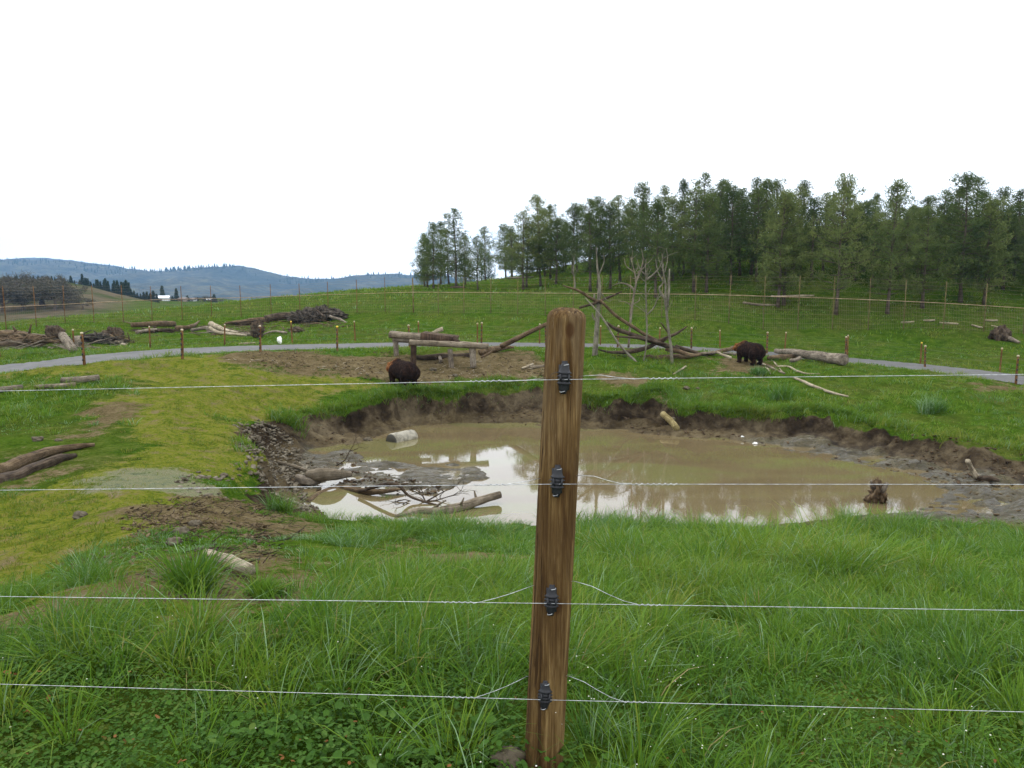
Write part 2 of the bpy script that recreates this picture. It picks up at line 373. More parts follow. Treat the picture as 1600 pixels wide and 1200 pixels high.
c = mix(t, edge(t, attr(t,'dirt'), mixn, .45, .85, 4.5), c, dirt_c)
c = mix(t, edge(t, attr(t,'gravel'), mixn, .35, .7, 3.), c, mix(t, .55, grav_c, moss_c))
c = mix(t, edge(t, attr(t,'bank'), n3, .4, .6, .4), c, bank_c)
c = mix(t, attr(t,'low'), c, dirt_c)
c = mix(t, edge(t, attr(t,'mud'), n2, .35, .6, .5), c, mix(t, ramp(t, n3, [(.5,(0,0,0)),(.58,(1,1,1))]), mud_c, (.045,.042,.018)))
c = mix(t, attr(t,'brown'), c, brown_c)
t.links.new(c, b.inputs['Base Color'])
nM = noise(t, 1, 6, coords(t, (4.5,11,4)), .75, .5); nM2 = noise(t, 1, 5, coords(t, (1.6,4,2)), .7, .3)
rg = t.nodes.new('ShaderNodeMapRange'); rg.inputs[3].default_value = .95; rg.inputs[4].default_value = .30
t.links.new(mth(t, 'MULTIPLY', edge(t, attr(t,'mud'), n2, .35, .6, .5), ramp(t, nM2, [(.46,(.05,.05,.05)),(.56,(1,1,1))])), rg.inputs[0]); t.links.new(rg.outputs[0], b.inputs['Roughness'])
sp = t.nodes.new('ShaderNodeMapRange'); sp.inputs[3].default_value = .0; sp.inputs[4].default_value = .42
t.links.new(attr(t,'mud'), sp.inputs[0]); t.links.new(sp.outputs[0], b.inputs['Specular IOR Level'])
bump(t, b, mth(t, 'ADD', mth(t,'MULTIPLY',n2,1.2), mth(t, 'ADD', mth(t,'MULTIPLY',n3,.5), mth(t,'ADD', mth(t,'MULTIPLY',n4,.12), mth(t,'MULTIPLY', mth(t,'MULTIPLY',nM,1.8), attr(t,'mud'))))), 1., .10)

def axis_steps(a0, fine, step, growth, end):
    v = [a0]; 
    while v[-1] < end:
        d = max(0, v[-1]-fine); v.append(v[-1]+step+growth*d)
    return np.array(v)
_xp = axis_steps(0, 9, .10, .021, 5200); xs = np.concatenate([-_xp[:0:-1], _xp])
ys = np.concatenate([np.arange(-8, 2, .4), np.arange(2, 12, .10), axis_steps(12, 32, .09, .03, 6500)])
GX, GY = np.meshgrid(xs, ys)
GZ, g_bank, g_mud, g_t, g_dr, g_off = ground(GX, GY, True)
g_dirt, g_moss, g_grav, g_brown = masks(GX, GY)
g_dirt = np.maximum(g_dirt, .45*(1-sst(g_dr, 1.9, 2.7)))
g_low = np.where((g_t < .62) & (g_bank > .5), sst(-g_t, -.62, -.4)*.75, 0)*(.6+.4*fbm(GX, GY, .8, 3, 77))
nx, ny = len(xs), len(ys)
I, J = np.meshgrid(np.arange(ny-1), np.arange(nx-1), indexing='ij')
Q = np.stack([I*nx+J, I*nx+J+1, (I+1)*nx+J+1, (I+1)*nx+J], -1).reshape(-1,4)
mesh_ground = mesh_obj('ground', np.stack([GX, GY, GZ], -1).reshape(-1,3), Q, m, origin=(0,0,0),
    attrs={k: a.ravel() for k, a in dict(bank=g_bank, mud=g_mud, dirt=g_dirt, moss=g_moss, gravel=g_grav, brown=g_brown, low=np.clip(g_low,0,1), far=sst(GY,45,70)).items()})
tag(mesh_ground, kind='structure')
print('ground', nx, ny)
# road
m, t, b = material('road_gravel', .9, .2); co = coords(t)
t.links.new(ramp(t, mth(t,'ADD',mth(t,'MULTIPLY',noise(t, 30, 4, co),.6),mth(t,'MULTIPLY',noise(t, 1.3, 4, co),.4)), [(.35,(.056,.058,.056)),(.55,(.095,.095,.092)),(.7,(.14,.138,.13))]), b.inputs['Base Color'])
bump(t, b, noise(t, 60, 3, co), .5, .01)
RR = smoothline(RC, 24); T = np.gradient(RR, axis=0); T /= np.linalg.norm(T, axis=1)[:,None]; Nn = np.stack([-T[:,1], T[:,0]], 1)
offs = np.linspace(-1, 1, 9); hw = np.interp(RR[:,0], [-14, 4, 30], [1.9, 1.6, 1.5])+.12*fbm(np.arange(len(RR))*.5, np.zeros(len(RR)), .3, 3, 5)
V = RR[:,None]+Nn[:,None]*(offs[None,:,None]*hw[:,None,None])
zz = ground(V[...,0], V[...,1]); zz = zz.mean(1)[:,None]*.5+zz*.5+.035+.02*(1-offs**2)
V = np.concatenate([V, zz[...,None]], -1); k = len(RR)
I, J = np.meshgrid(np.arange(k-1), np.arange(8), indexing='ij')
tag(mesh_obj('road', V.reshape(-1,3), np.stack([I*9+J, I*9+J+1, (I+1)*9+J+1, (I+1)*9+J], -1).reshape(-1,4), m, origin=(0,0,0)), kind='structure')
# pond water: closed muddy sheet
m, t, b = material('muddy_water', .03, .5); co = coords(t)
b.inputs['IOR'].default_value = 1.38
t.links.new(ramp(t, noise(t, .22, 3, coords(t, (1,2.5,1)), .5, .8), [(.38,(.098,.074,.038)),(.52,(.112,.088,.044)),(.60,(.108,.100,.040))]), b.inputs['Base Color'])
bump(t, b, noise(t, 3.0, 3, coords(t, (1,.45,1))), .035, .03)
V = np.array([(-9,13.2,ZW),(24,13.2,ZW),(24,31,ZW),(-9,31,ZW)])
o = mesh_obj('water', V, np.array([[0,1,2,3]]), m, origin=(0,0,ZW)); tag(o, kind='structure')
# ------------------------------------------------------------ far hills
def crest_mesh(name, sky_px, Yc, Yf, Yb, amp, mat, seed):
    P = np.array([px(u, v, Yc) for u, v in sky_px]); xx = np.linspace(P[0,0], P[-1,0], 420)
    zc = np.interp(xx, P[:,0], P[:,2])
    k = np.concatenate([np.linspace(0, 1, 60), 1+np.linspace(.06, 1, 14)])
    X, K = np.meshgrid(xx, k); Zc = np.tile(zc, (len(k), 1))
    Y = np.where(K <= 1, Yf+(Yc-Yf)*K, Yc+(Yb-Yc)*(K-1))
    Kb = np.clip(K, 0, 1)
    prof = np.where(K <= 1, Kb**.9, 1-(K-1)*.8)
    spur = fbm(X, Y*.35, 1/(Yc*.055), 4, seed)*amp*np.sin(np.clip(K, 0, 1)*math.pi)+fbm(X, Y, 1/(Yc*.012), 3, seed+5)*amp*.10*sst(K, 0, .3)
    Z = -80+(Zc+80)*prof+spur
    n, kk = X.shape
    I, J = np.meshgrid(np.arange(n-1), np.arange(kk-1), indexing='ij')
    o = mesh_obj(name, np.stack([X, Y, Z], -1).reshape(-1,3), np.stack([I*kk+J, I*kk+J+1, (I+1)*kk+J+1, (I+1)*kk+J], -1).reshape(-1,4), mat, origin=(0,0,-80))
    tag(o, kind='structure'); return xx, zc, lambda x: np.interp(x, xx, zc)
m, t, b = material('forest_hill', .95, .1); co = coords(t)
t.links.new(mix(t, ramp(t, noise(t, .0035, 5, co, .6), [(.44,(0,0,0)),(.56,(1,1,1))]),
    ramp(t, noise(t, .03, 5, co, .75), [(.42,(.006,.014,.009)),(.52,(.016,.028,.015)),(.62,(.035,.045,.024))]),
    ramp(t, noise(t, .03, 5, co, .75), [(.38,(.012,.022,.012)),(.5,(.045,.046,.028)),(.62,(.085,.088,.045))])), b.inputs['Base Color'])
bump(t, b, noise(t, .035, 5, co, .8), 1.0, 12)
HILL_A = [(-1500,392),(-700,398),(-200,404),(0,404),(60,406),(120,409),(150,413),(200,419),(250,426),(300,419),(340,417),(372,415),(410,422),(450,430),(490,436),(540,434),(570,430),(600,428),(640,429),(690,431),(740,440),(820,452),(1000,462),(2400,470)]
HILL_B = [(-1500,395),(-300,408),(0,406),(35,403),(70,403),(110,406),(150,412),(190,417),(225,432),(300,455),(900,462)]
ha = crest_mesh('far_hill', HILL_A, 2700, 1150, 3200, 55, m, 200)
hb_ = crest_mesh('distant_ridge', HILL_B, 4100, 3300, 4700, 60, m, 230)
# conifers standing along the far ridge, too many and too small to count
mb = MB(); 
mf, t, b = material('conifer_needles', .9, .15); co = coords(t)
t.links.new(ramp(t, noise(t, 1.2, 3, co), [(.35,(.008,.020,.009)),(.6,(.020,.042,.018))]), b.inputs['Base Color'])
for i in range(1500):
    u = rng.uniform(-150, 760); x = px(u, 430, 2700)[0]; dens = .5+.5*vn(np.array([x*.006]), np.array([3.]), 4)[0]
    if rng.random() > dens: continue
    back = rng.uniform(-260, 10); zc = ha[2](x)
    z = zc-abs(back)*.07-3 if back < 0 else zc-3
    hh = rng.uniform(6, 17)*(.6+.8*dens); r = hh*rng.uniform(.12, .22)
    k = 5; a = np.arange(k)/k*6.283
    V = np.vstack([np.stack([x+np.cos(a)*r, 2700+back+np.sin(a)*r, np.full(k, z)], 1), np.stack([x+np.cos(a)*r*.55, 2700+back+np.sin(a)*r*.55, np.full(k, z+hh*.6)], 1), [(x, 2700+back, z+hh)]])
    j = np.arange(k); j2 = (j+1)%k
    mb.add(V, [np.stack([j, j2, j2+k, j+k], -1), np.stack([j+k, j2+k, np.full(k, 2*k)], -1)])
tag(mb.build('distant_forest', mf), 'tiny conifers bristling along the crest of the blue far ridge', 'forest', kind='stuff')

# ------------------------------------------------------------ trees
def leaf_quads(C, n, spread, ln, wd, g, up=0.0):
    """n little leaf faces round each clump centre"""
    N = len(C)*n; c = np.repeat(C, n, 0)+g.normal(0, 1, (N,3))*spread
    d = g.normal(0, 1, (N,3)); d[:,2] += up; d /= np.linalg.norm(d, axis=1)[:,None]
    s = np.cross(d, g.normal(0, 1, (N,3))); s /= np.linalg.norm(s, axis=1)[:,None]
    L = ln*g.uniform(.7, 1.3, N)[:,None]; Wd = wd*g.uniform(.7, 1.3, N)[:,None]
    V = np.stack([c-s*Wd/2, c+s*Wd/2, c+d*L+s*Wd*.3, c+d*L-s*Wd*.3], 1).reshape(-1,3)
    return V, np.arange(N*4).reshape(-1,4), c
def needle_mat(name, c0, c1, c2, trans=.25):
    m, t, b = material(name, .85, .08)
    a = attr(t, 'tint'); oi = t.nodes.new('ShaderNodeObjectInfo')
    f = mth(t, 'ADD', mth(t, 'MULTIPLY', a, .6), mth(t, 'MULTIPLY', oi.outputs['Random'], .4))
    col = ramp(t, f, [(.15, c0), (.5, c1), (.9, c2)]); t.links.new(col, b.inputs['Base Color'])
    tr = t.nodes.new('ShaderNodeBsdfTranslucent'); t.links.new(col, tr.inputs[0])
    ms = t.nodes.new('ShaderNodeMixShader'); ms.inputs[0].default_value = trans
    out = t.nodes['Material Output']; t.links.new(b.outputs[0], ms.inputs[1]); t.links.new(tr.outputs[0], ms.inputs[2]); t.links.new(ms.outputs[0], out.inputs[0])
    return m
M_needle = needle_mat('pine_needles', (.028,.048,.016), (.078,.110,.032), (.165,.19,.06), .38)
M_oak = needle_mat('bare_twigs', (.028,.030,.018), (.060,.055,.036), (.10,.09,.06), .1)
M_fir = needle_mat('fir_needles', (.010,.022,.010), (.022,.042,.018), (.045,.065,.028), .15)
def wood_mat(name, c0, c1, c2, rough=.85, sx=20, sy=2.2, bs=.9, bd=.04, uv=True):
    m, t, b = material(name, rough, .08)
    co = coords(t, (sx, sy, 1), 'UV') if uv else coords(t, (sx, sx, sy))
    n1 = noise(t, 1, 8, co, .8, .4); n2 = noise(t, 2.6, 6, coords(t, (1,1,1)), .75)
    f = mth(t, 'ADD', mth(t, 'MULTIPLY', mth(t, 'SUBTRACT', mth(t, 'ADD', mth(t, 'MULTIPLY', n1, .6), mth(t, 'MULTIPLY', n2, .4)), .5), 2.3), .5)
    t.links.new(ramp(t, f, [(.33, c0), (.5, c1), (.68, c2)]), b.inputs['Base Color'])
    bump(t, b, n1, bs, bd); return m
M_bark = wood_mat('pine_bark', (.030,.024,.018), (.070,.056,.042), (.12,.10,.08))
M_snag = wood_mat('snag_wood', (.06,.055,.04), (.125,.115,.085), (.22,.20,.155))
M_wet = wood_mat('drift_wood', (.06,.048,.032), (.14,.115,.08), (.25,.21,.155))
M_grey = wood_mat('weathered_wood', (.055,.045,.035), (.145,.12,.09), (.27,.235,.18))
M_dark = wood_mat('dark_bark', (.018,.013,.009), (.050,.036,.024), (.105,.08,.055))
M_brown = wood_mat('brown_bark', (.032,.021,.012), (.088,.060,.034), (.17,.125,.075))
M_pale = wood_mat('pale_wood', (.10,.08,.05), (.25,.21,.145), (.42,.37,.27))
M_redpost = wood_mat('treated_wood', (.055,.026,.010), (.125,.062,.022), (.20,.11,.045))
M_root = wood_mat('root_wood', (.012,.010,.008), (.055,.046,.036), (.14,.12,.095), sx=9, sy=9, bs=1, bd=.15)
M_board = wood_mat('board_wood', (.018,.012,.008), (.045,.029,.019), (.095,.062,.042))
M_tall = wood_mat('pole_wood', (.055,.045,.016), (.12,.095,.040), (.19,.155,.08))

def pine_meshes(seed, H=9.0, Rm=2.0, low=.22, dens=1.0, spire=.5):
    g = np.random.default_rng(seed); mb = MB()
    lean = g.normal(0, .12, 2)
    zt = np.linspace(0, H, 10); tp = np.stack([lean[0]*(zt/H)**2+.04*np.sin(zt+seed), lean[1]*(zt/H)**2+.04*np.cos(zt*1.3), zt], 1)
    mb.tube(tp, np.interp(zt, [0,.4,H], [.16,.12,.02]), 7)
    C = []; z = low*H*g.uniform(.85, 1.1)
    while z < H*.985:
        f = (z-low*H)/(H*(1-low)); f = min(max(f, 0), 1)
        R_ = Rm*(min(1, .62+f*2.2))*(1-f**1.5*.9)**(.9+spire*.3)
        nl = g.integers(3, 6); a0 = g.uniform(0, 6.28)
        for i in range(nl):
            if g.random() < .10: continue
            a = a0+i*6.283/nl+g.normal(0, .35); L = R_*g.uniform(.5, 1.18)
            rise = L*g.uniform(.02, .38)+f*L*.5
            c0 = np.array([np.interp(z, zt, tp[:,0]), np.interp(z, zt, tp[:,1]), z])
            tip = c0+np.array([math.cos(a)*L, math.sin(a)*L, rise])
            mid = (c0+tip)/2-np.array([0, 0, .06*L]); mb.tube(np.array([c0, mid, tip]), [.035*(1-f*.5), .022, .008], 4, caps=False)
            k = max(2, int(L*3.1*dens))
            for j in range(k):
                s = 1-(j/k)*.72+g.normal(0, .04); p = c0+(tip-c0)*s
                side = g.normal(0, .16+.10*L*(1-abs(s-.6)), 3); side[2] *= .5
                C.append(p+side+np.array([0,0,.05]))
        z += g.uniform(.26, .44)
    for i in range(4): C.append(tp[-1]+np.array([g.normal(0,.08), g.normal(0,.08), -.1*i+.1]))
    C = np.array(C)
    V, Q, c = leaf_quads(C, 25, .15, .20, .040, g, .5)
    cl = np.repeat(g.uniform(0, 1, len(C)), 25)
    tint = np.clip(.5+.35*(cl-.5)*2*.6+.25*fbm(c[:,0]+seed, c[:,2], .6, 2, seed)+g.normal(0, .1, len(c)), 0, 1)
    return mb, (V, Q, np.repeat(tint, 4))
PINES = []
for i, (H, Rm, low, dens, sp) in enumerate([(9,1.95,.24,.95,.45),(9,2.3,.17,1.0,.65),(9,1.7,.27,.9,.2),(9,2.1,.15,1.05,.8),(9,1.5,.30,.9,.3),(9,2.5,.20,1.0,.3)]):
    mb, (V, Q, tint) = pine_meshes(300+i, H, Rm, low, dens, sp)
    tr = mb.build('trunk', M_bark, origin=(0,0,0)); cr_ = mesh_obj('crown', V, Q, M_needle, origin=(0,0,0), attrs={'tint': tint})
    PINES.append((tr.data, cr_.data)); bpy.data.objects.remove(tr); bpy.data.objects.remove(cr_)
def place_tree(kind, meshes, loc, s, rz, label, cat, group, wid=1.0, tilt=0):
    e = bpy.data.objects.new(kind, None); COL.objects.link(e); e.location = loc; e.rotation_euler = (tilt, 0, rz); e.scale = (s*wid, s*wid, s); e.empty_display_size = .2
    tag(e, label, cat, group)
    for nm, me in zip(('trunk', 'crown'), meshes):
        o = bpy.data.objects.new(nm, me); COL.objects.link(o); o.parent = e
    return e
TREES = [(663,448,368),(668,449,390),(677,451,352),(689,445,350),(701,445,360),(713,450,331),(727,447,372),(733,441,366),(746,453,385),(753,437,336),(765,437,350),(790,432,350),(799,430,362),
 (817,453,334),(823,450,352),(844,447,311),(851,432,330),(860,436,325),(869,445,345),(884,420,350),(895,429,322),(901,426,330),(922,457,318),(935,452,330),(953,454,324),(930,425,312),(968,440,310),(985,420,330),
 (1005,430,291),(1024,465,318),(1034,432,297),(1050,440,312),(1068,430,290),(1083,457,300),(1096,436,279),(1104,457,310),(1120,430,292),(1132,425,290),(1141,447,300),(1155,430,300),
 (1174,430,285),(1181,440,300),(1192,425,288),(1210,420,288),(1216,480,305),(1225,478,320),(1240,430,300),(1249,425,291),(1268,440,318),(1285,430,308),(1307,493,283),(1320,430,300),(1335,440,322),(1350,425,318),(1362,450,330),
 (1387,492,292),(1400,430,310),(1412,440,335),(1426,420,326),(1441,483,330),(1433,435,330),(1465,430,305),(1478,425,325),(1489,432,300),(1500,474,280),(1519,425,285),(1526,447,310),(1537,480,318),(1544,447,330),(1562,425,298),(1567,453,330),(1585,440,304),(1598,430,325),(1612,470,315),(1640,450,300),(1680,480,300),(1730,450,290),(1000,405,320),(1110,400,300),(1230,395,310),(1290,400,320),(1150,400,305)]
for _u in range(960, 1700, 24): TREES.append((_u+rng.integers(-5, 6), rng.integers(408, 432), int(np.interp(_u, [960, 1100, 1250, 1700], [325, 300, 312, 325])+rng.integers(-6, 22))))
for _u in list(range(662, 790, 32))+list(range(800, 960, 40)): TREES.append((_u, int(np.interp(_u, [655, 800, 900, 960], [447, 437, 424, 418])), int(np.interp(_u, [655, 720, 790, 850, 960], [378, 362, 368, 345, 335])+rng.integers(-8, 14))))
LAB = {663:'slim pine at the far left tip of the stand, before the far ridge', 713:'tallest pine of the left clump, with a bare straight trunk', 746:'pine leaning slightly right, lowest trunk foot of the left clump',
 753:'spire-topped pine standing apart right of the left clump', 817:'pine with a forked pale trunk left of the tall central-left pine', 844:'tall open-crowned pine that overtops its neighbours above the big fence post',
 898:'', 922:'dark pine with twin trunk feet directly behind the leaning-pole lookout', 895:'narrow pine above the fence post seen against the sky', 953:'broad dark pine just right of the lookout pole',
 1024:'pine behind the bare dead saplings', 1083:'thick-trunked pine at the rail right of the dead trees', 1096:'highest pine of the middle of the stand, right of the dead trees', 1104:'slim-trunked pine right beside the thick-trunked pine at the rail',
 1141:'pine with a dark clean trunk behind the rail, left of the right bear', 1216:'left one of two close pine trunks where a fallen pale log lies', 1225:'right one of two close pine trunks where a fallen pale log lies',
 1307:'big bushy pine standing nearest the tall fence, tallest top in the right half', 1387:'broad near pine with tapering top right of the bushiest pine', 1441:'small round pine low in front of the right rows',
 1500:'tallest pine at the right, with a wide ragged top', 1537:'pine with yellowish lower foliage near the right edge', 1585:'pine whose airy top stands over the hill crest at the right edge', 1567:'young pine before the brown shrubs near the right edge'}
ZL = [(675,'left tip of the stand'),(700,'over the road post left of the platform'),(740,'over the middle of the log platform'),(790,'in the gap right of the left clump'),(830,'left of the big fence post'),(880,'straight above the big fence post'),(925,'over the lookout top'),
 (970,'right of the lookout top'),(1010,'above the long sloping pole'),(1045,'behind the bare dead trees'),(1085,'right of the dead trees'),(1130,'above the pole heap end'),(1180,'above the right bear'),(1235,'above the thin end of the huge trunk'),(1290,'above the huge fallen trunk'),
 (1345,'above the thick end of the huge trunk'),(1400,'right of the bushiest pine'),(1455,'above the yellow-capped right post'),(1510,'above the pale logs at the fence'),(1570,'above the root stump'),(9999,'by the right edge')]
def pine_label(u, vb, vt):
    z = next(t_ for lim, t_ in ZL if u < lim); row = 'front' if vb > 455 else 'middle' if vb > 432 else 'back'; sz = 'tall' if vb-vt > 150 else 'short' if vb-vt < 105 else 'slender'
    return f"{sz} pine in the {row} rows, {z}"
for i, (u, vb, vt) in enumerate(TREES):
    p = hg(u, vb)
    if vb <= 432 and p[1] > 110: p = np.array([px(u, vb, 88)[0], 88, 0]); p[2] = gz(p[0], p[1])
    H = (vb-vt)/F*p[1]*1.01; H = max(H, 4.5)
    big = LAB.pop(u, None); k = (i*5+u)%6
    if vb > 470 and u > 1200: k = (1, 3, 5, 1)[i%4]
    lab = big or pine_label(u, vb, vt)
    place_tree('pine_tree', PINES[k], (p[0], p[1], gz(p[0], p[1])-.1), H/9.05, rng.uniform(0, 6.28), lab, 'pine tree', 'pines of the stand on the green hill', wid=rng.uniform(.95, 1.15)*(.55+.45*9/max(H, 6)), tilt=rng.normal(0, .012))
# oaks on the brown slope at left and firs beyond
def oak_meshes(seed):
    g = np.random.default_rng(seed); mb = MB(); C = []
    def br(p, d, L, r, lv):
        q = p+d*L*.5+g.normal(0, .06, 3)*L; e = p+d*L; mb.tube(np.array([p, q, e]), [r, r*.8, r*.6], 5, caps=False)
        if lv == 0: C.append(e); C.append(q+g.normal(0,.4,3)); return
        for k in range(3 if lv > 1 else 4):
            dd = d+g.normal(0, .55, 3); dd[2] = abs(dd[2])*.6+.1; dd /= np.linalg.norm(dd); br(e, dd, L*g.uniform(.6, .85), r*.6, lv-1)
    br(np.zeros(3), np.array([.05,0,1.]), 2.6, .32, 3)
    C = np.array(C); V, Q, c = leaf_quads(C, 16, .62, .75, .09, g, .4)
    return mb, V, Q, np.repeat(g.uniform(0, 1, len(C)*16), 4)
def fir_meshes(seed):
    g = np.random.default_rng(seed); mb = MB(); mb.tube(np.array([(0,0,0),(0,0,5),(0,0,10.)]), [.22,.12,.02], 6); C = []
    z = 1.0
    while z < 9.9:
        R_ = 2.1*(1-z/10.1)+.1
        for a in g.uniform(0, 6.28, int(5+R_*6)):
            L = R_*g.uniform(.45, 1.05); C.append((math.cos(a)*L, math.sin(a)*L, z-.25*L+g.normal(0,.1)))
        z += .32
    C = np.array(C); V, Q, c = leaf_quads(C, 10, .2, .5, .14, g, -.2)
    return mb, V, Q, np.repeat(g.uniform(0, 1, len(C)*10), 4)
OAKS = []; FIRS = []
for i in range(3):
    for L_, fn, mt in ((OAKS, oak_meshes, M_oak), (FIRS, fir_meshes, M_fir)):
        mb, V, Q, ti = fn(500+i); a = mb.build('trunk', M_bark, origin=(0,0,0)); c_ = mesh_obj('crown', V, Q, mt, origin=(0,0,0), attrs={'tint': ti})
        L_.append((a.data, c_.data)); bpy.data.objects.remove(a); bpy.data.objects.remove(c_)
def far_tree(kind, meshes, u, vt, vb, Y, label, cat, grp, wid=1.0, h0=10.0):
    x = px(u, vb, Y)[0]; z = gz(x, Y); zt = px(u, vt, Y)[2]; s = max((zt-z)/h0, .15)
    place_tree(kind, meshes, (x, Y, z-.1), s, rng.uniform(0, 6.28), label, cat, grp, wid)
OAK_L = ['bare grey-brown oak in the grove on the brown slope at the far left']
for i in range(64):
    u = rng.uniform(-70, 142); Y = rng.uniform(188, 262)
    top = np.interp(u, [-60, 0, 60, 100, 130, 160], [430, 428, 421, 432, 445, 462])+rng.uniform(0, 30)
    bot = np.interp(Y, [188, 262], [488, 445]); h = rng.uniform(34, 52)
    tp = max(top, bot-h*1.1)
    far_tree('oak_tree', OAKS[i%3], u, tp, bot, Y, OAK_L[0], 'oak tree', 'bare oaks on the far left slope', 1.5, 7.2)
for i, (u, vt) in enumerate([(u_, v_) for u_, v_ in zip(np.linspace(108, 212, 30), [441,438,436,433,437,432,428,430,434,431,437,440,436,433,436,432,434,440,437,441,438,437,434,439,437,434,437,450,455,458])]):
    far_tree('fir_tree', FIRS[i%3], u+rng.normal(0,1.5), vt+rng.uniform(-1, 5), 466, 282+rng.uniform(-8, 12), 'dark fir in the close row behind the brown slope at left', 'fir tree', 'dark firs in a row behind the brown slope', 1.1, 10)
for i, u in enumerate(np.linspace(8, 108, 16)):
    far_tree('fir_tree', FIRS[i%3], u+rng.normal(0, 2), 434+rng.uniform(-6, 6), 452, 268+rng.uniform(-6, 10), 'dark fir standing among the bare oaks at the far left', 'fir tree', 'dark firs among the far left oaks', 1.5, 10)
for i, u in enumerate(np.linspace(205, 245, 9)):
    far_tree('fir_tree', FIRS[i%3], u, 454+rng.uniform(-2, 5), 470, 300, 'low dark fir in the scattered row left of the white barn', 'fir tree', 'low firs by the barn', 1.5, 10)
far_tree('fir_tree', FIRS[0], 254, 446, 468, 322, 'pointed dark fir rising just behind the white barn', 'fir tree', None, 1.2)
far_tree('fir_tree', FIRS[1], 276, 450, 468, 322, 'pointed dark fir beside the small houses right of the barn', 'fir tree', None, 1.2)
# barn and houses
mw, t, b = material('barn_cladding', .5, .3); t.links.new(ramp(t, noise(t, 1.5, 3, coords(t, (6,6,.3))), [(.4,(.55,.57,.6)),(.6,(.72,.74,.76))]), b.inputs['Base Color'])
mr_, t, b = material('barn_roof', .45, .4); b.inputs['Base Color'].default_value = (.80,.83,.86,1)
mdk, t, b = material('dark_opening', .8, .2); b.inputs['Base Color'].default_value = (.05,.05,.055,1)
mhs, t, b = material('house_siding', .8, .2); b.inputs['Base Color'].default_value = (.30,.25,.21,1)
mrf, t, b = material('house_roof', .8, .2); b.inputs['Base Color'].default_value = (.13,.11,.10,1)
def house(kind, u, v, Y, w_, d_, h_, rh, wm, rm, label, cat, doors, rz=.2):
    p = px(u, v, Y); z = gz(p[0], Y); s = math.sin(rz); c = math.cos(rz)
    e = empty(kind, (p[0], Y, z-.1), label, cat)
    def tf(V): V = np.asarray(V, float); return np.stack([V[:,0]*c-V[:,1]*s+p[0], V[:,0]*s+V[:,1]*c+Y, V[:,2]+z-.1], 1)
    a, q = w_/2, d_/2
    mesh_obj('wall', tf([(-a,-q,0),(a,-q,0),(a,q,0),(-a,q,0),(-a,-q,h_),(a,-q,h_),(a,q,h_),(-a,q,h_),(-a,0,h_+rh),(a,0,h_+rh)]),
        [np.array([(0,1,5,4),(2,3,7,6)]), np.array([(1,2,6,9,5),(3,0,4,8,7)])], wm, e, smooth=False)
    k = .35
    V = []; 
    for zz in (.05, .22):
        V += [(-a-k,-q-k,h_-k*rh/q+zz),(a+k,-q-k,h_-k*rh/q+zz),(a+k,0,h_+rh+zz),(-a-k,0,h_+rh+zz),(-a-k,q+k,h_-k*rh/q+zz),(a+k,q+k,h_-k*rh/q+zz)]
    mesh_obj('roof', tf(V), np.array([(6,7,8,9),(9,8,11,10),(0,3,2,1),(3,4,5,2),(0,1,7,6),(4,10,11,5)]), rm, e, smooth=False)
    for (x0, x1, z0, z1, nm) in doors:
        mesh_obj(nm, tf([(x0,-q-.04,z0),(x1,-q-.04,z0),(x1,-q-.04,z1),(x0,-q-.04,z1),(x0,-q-.01,z0),(x1,-q-.01,z0),(x1,-q-.01,z1),(x0,-q-.01,z1)]), np.array([(0,1,2,3),(4,7,6,5),(0,4,5,1),(3,2,6,7),(0,3,7,4),(1,5,6,2)]), mdk, e, smooth=False)
house('metal_barn', 254, 471, 318, 5.2, 5, 1.1, .8, mw, mr_, 'white metal barn with a low pale roof in the valley at left', 'barn', [(-1.2,.2,0,.9,'door')], .25)
house('farm_house', 287, 470, 322, 3.4, 3, .9, .6, mhs, mrf, 'small brown-roofed farm house right of the white barn', 'house', [(-.9,-.3,.3,.7,'window'),(.2,.6,0,.7,'door')], -.2)
house('farm_house', 302, 471, 326, 3.0, 3, .8, .5, mw, mrf, 'pale low farm building among shrubs, middle of the valley farmstead', 'house', [(-.3,.3,0,.6,'door')], .1)
house('farm_shed', 329, 471, 330, 2.6, 2.4, .6, .4, mhs, mr_, 'lowest light-roofed shed at the right end of the valley farmstead', 'shed', [(-.3,.3,0,.5,'door')], .3)
for i, u in enumerate([270, 280, 293, 298, 309, 314, 320, 326, 335, 340]):
    far_tree('shrub', OAKS[i%3] if i%2 else FIRS[i%3], u, 464+rng.uniform(-3, 3), 472, 324+rng.uniform(-3,4), 'small rounded shrub around the farm buildings in the valley', 'shrub', 'shrubs around the valley farm', 2.0, 8)
# rank of shrubs and brown brush behind the pines at the right edge
for i in range(9):
    u = rng.uniform(1530, 1700); p = hg(u, rng.uniform(420, 432)); 
    place_tree('shrub', OAKS[i%3], (p[0], p[1], gz(p[0], p[1])-.1), rng.uniform(.35,.55), rng.uniform(0, 6), 'brown leafless shrub on the slope behind the pines at the right edge', 'shrub', 'brown shrubs behind the pines at right', 1.4)
